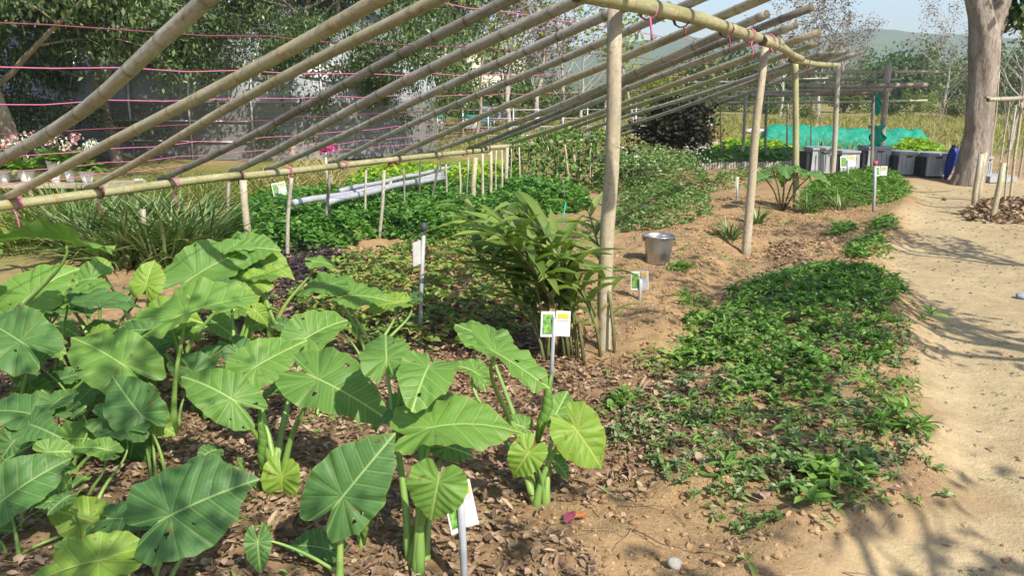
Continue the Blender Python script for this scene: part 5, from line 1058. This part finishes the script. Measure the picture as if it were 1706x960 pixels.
# white flower display behind the left rail
POT = M_plain('white_ceramic', (.75, .74, .72), (.66, .65, .63), .3, scale=5); FLW = M_leaf('white_petal', [(.75, .72, .70), (.8, .78, .74)], .3, .5, .2); FLP = M_leaf('pink_petal', [(.72, .25, .35), (.75, .45, .50), (.78, .60, .60)], .3, .5, .2); 
def potted(px, py, z, r0, h, fl, label, fh=.35, nfl=60):
    P = on_z(px, py, z); root = empty('potted_flowers', P, label, 'potted plant', 'white potted flowers behind the rail')
    mb = MB(); prof = [(.55, 0), (.62, .02), (.75, .3), (.9, .7), (1, .93), (1.08, .95), (1.08, 1), (.95, 1), (.9, .85)]; N = 18; a = np.arange(N)/N*6.283
    V = np.concatenate([np.stack([r0*p_*np.cos(a), r0*p_*np.sin(a), np.full(N, h*z_)], 1) for p_, z_ in prof]+[[(0, 0, .0)], [(0, 0, h*.85)]]); j = np.arange(N); n = len(prof)
    F4 = np.concatenate([np.stack([i*N+j, i*N+(j+1) % N, (i+1)*N+(j+1) % N, (i+1)*N+j], 1) for i in range(n-1)]); F3 = np.concatenate([np.stack([(j+1) % N, j, np.full(N, n*N)], 1), np.stack([(n-1)*N+j, (n-1)*N+(j+1) % N, np.full(N, n*N+1)], 1)])
    link_obj('pot', mesh('pot', V, [F4, F3], POT), root)
    r = np.random.default_rng(int(px)+5); c = r.normal(0, 1, (7, 3))*np.array([.14, .1, .12])+np.array([0, 0, h+fh]); pos = c[r.integers(0, 7, nfl*2)]+r.normal(0, .035, (nfl*2, 3))
    V, F = scatter(*QL, pos, r.uniform(0, 6.28, len(pos)), r.uniform(-1.2, 1.2, len(pos)), r.normal(0, .7, len(pos)), r.uniform(.04, .07, len(pos))); link_obj('blossom', mesh('blossom', V, F, fl), root)
    n_ = 60; a = r.uniform(0, 6.28, n_); V, F = scatter(*OV2, np.stack([np.cos(a)*.03, np.sin(a)*.03, np.full(n_, h)], 1), a-1.57, r.uniform(.2, 1.2, n_), r.normal(0, .3, n_), r.uniform(.12, .28, n_)); link_obj('foliage', mesh('foliage', V, F, C_LILY), root)
    mb = MB()
    for cc in c: mb.tube([(0, 0, h*.8), (cc[0]*.3, cc[1]*.3, h+fh*.6), tuple(cc)], .005, 5)
    mb.build('stems', CANE, root)
g = on_z(60, 345, 0); tbx = empty('display_bench', g, 'low pale bench carrying the white flower pots', 'bench')
mb = MB(); mb.box((-.1, .3, .27), (2.6, .5, .05)); mb.build('bench_top', BT, tbx, smooth=False)
for sx in (-1.2, -.1, 1.0):
    for sy in (.1, .5): mb = MB(); mb.tube([(sx, sy, -.1), (sx, sy, .245)], .03, 8); mb.build('leg', BT, tbx)
gy_ = g.y+.3
for k, (px, r0, h, fl, lb) in enumerate([(8, .10, .18, FLP, 'white pot of pink blossom at the left edge'), (45, .11, .16, FLW, 'white pot with tall white blossom, second from the left'), (93, .09, .30, FLP, 'tall white vase with pale pink blossom'), (118, .08, .26, FLP, 'slim white vase of pink blossom right of the tall one'), (146, .10, .16, FLW, 'low white pot at the right end of the bench')]):
    P = at(px, 300, gy_); P.z = .295; root_px = P
    def on(px_, py_, z_, P=P): return P
    _o = on_z; on_z = on; potted(px, 0, 0, r0, h, fl, lb, .22 if k != 1 else .34); on_z = _o
for k, (px, py, lb) in enumerate([(232, 306, 'white rounded tub lid behind the rail'), (542, 246, 'small heap of magenta blossom behind the poles')]):
    P = at(px, py, 12); root = empty('garden_ornament', (P.x, P.y, 0), lb, 'ornament'); mb = MB(); mb.tube([(0, 0, -.05), (0, 0, P.z*.98)], .02, 6); mb.build('support', STL, root)
    r = np.random.default_rng(k)
    if k == 0:
        th = np.linspace(0, 1.5, 6); N = 14; a = np.arange(N)/N*6.283; V = np.concatenate([np.stack([.12*math.cos(t)*np.cos(a), .12*math.cos(t)*np.sin(a), np.full(N, P.z+.08*math.sin(t))], 1) for t in th]); j = np.arange(N)
        link_obj('lid', mesh('lid', V, np.concatenate([np.stack([i*N+j, i*N+(j+1) % N, (i+1)*N+(j+1) % N, (i+1)*N+j], 1) for i in range(5)]), POT), root)
    else:
        pos = r.normal(0, 1, (240, 3))*np.array([.06, .05, .025])+np.array([0, 0, P.z]); V, F = scatter(*QL, pos, r.uniform(0, 6, 240), r.uniform(-1, 1, 240), r.normal(0, .5, 240), r.uniform(.04, .07, 240)); link_obj('blossom', mesh('blossom', V, F, M_leaf('magenta_petal', [(.6, .04, .3), (.7, .15, .4)], .3)), root)

# shade trees behind the camera whose shadow falls on the near soil and over the path
shade = tree_meshes(410, 5.2, .14, 9, 1.0, 5200, QL, (.10, .2), L_BUSH, BARK, .45, 0, .35)
sh = TO_SUN/TO_SUN.z
def from_shadow(px, py, z): P = on_z(px, py); return Vector((P.x+sh.x*z, P.y+sh.y*z, 0))
c = Vector((-.5+sh.x*2.3, .9+sh.y*2.3, 0)); plant_tree('shade_tree', (c.x, c.y, 0), shade, 'leafy tree standing behind the viewpoint', rot=1., sc=.5)
bare2 = tree_meshes(420, 3.4, .10, 6, .55, 260, QL, (.10, .2), L_BUSH, BARK, .55, 0, .2, levels=2)
band = tree_meshes(430, 3.0, .12, 6, .3, 1100, QL, (.07, .14), L_BUSH, BARK, .7, 0, .10, levels=2)
for px, py, z_, rot, lb in [(1310, 860, 4.4, .4, 'thin tree standing right of the viewpoint'), (1500, 495, 3.8, 2.4, 'thin tree beyond the right edge of the path'), (1520, 398, 3.3, 1.7, 'thin tree beyond the right edge, further up the path')]:
    c = from_shadow(px, py, z_); plant_tree('shade_tree', (c.x, c.y, 0), bare2 if py > 800 else band, lb, rot=rot, sc=.95 if py > 450 else .8)

# ------------------------------------------------------------------ haze
mz = bpy.data.materials.new('haze'); mz.use_nodes = True; nt = mz.node_tree; nt.nodes.clear(); o_ = nt.nodes.new('ShaderNodeOutputMaterial'); v_ = nt.nodes.new('ShaderNodeVolumePrincipled')
v_.inputs['Density'].default_value = .0008; v_.inputs['Color'].default_value = (.80, .90, 1., 1); v_.inputs['Anisotropy'].default_value = .2; link(nt, v_.outputs[0], o_.inputs['Volume'])
mb = MB(); mb.box((0, 0, 38), (1990, 1990, 84)); hz = mb.build('haze', mz, smooth=False); tag(hz, 'pale haze in the air', kind='stuff')
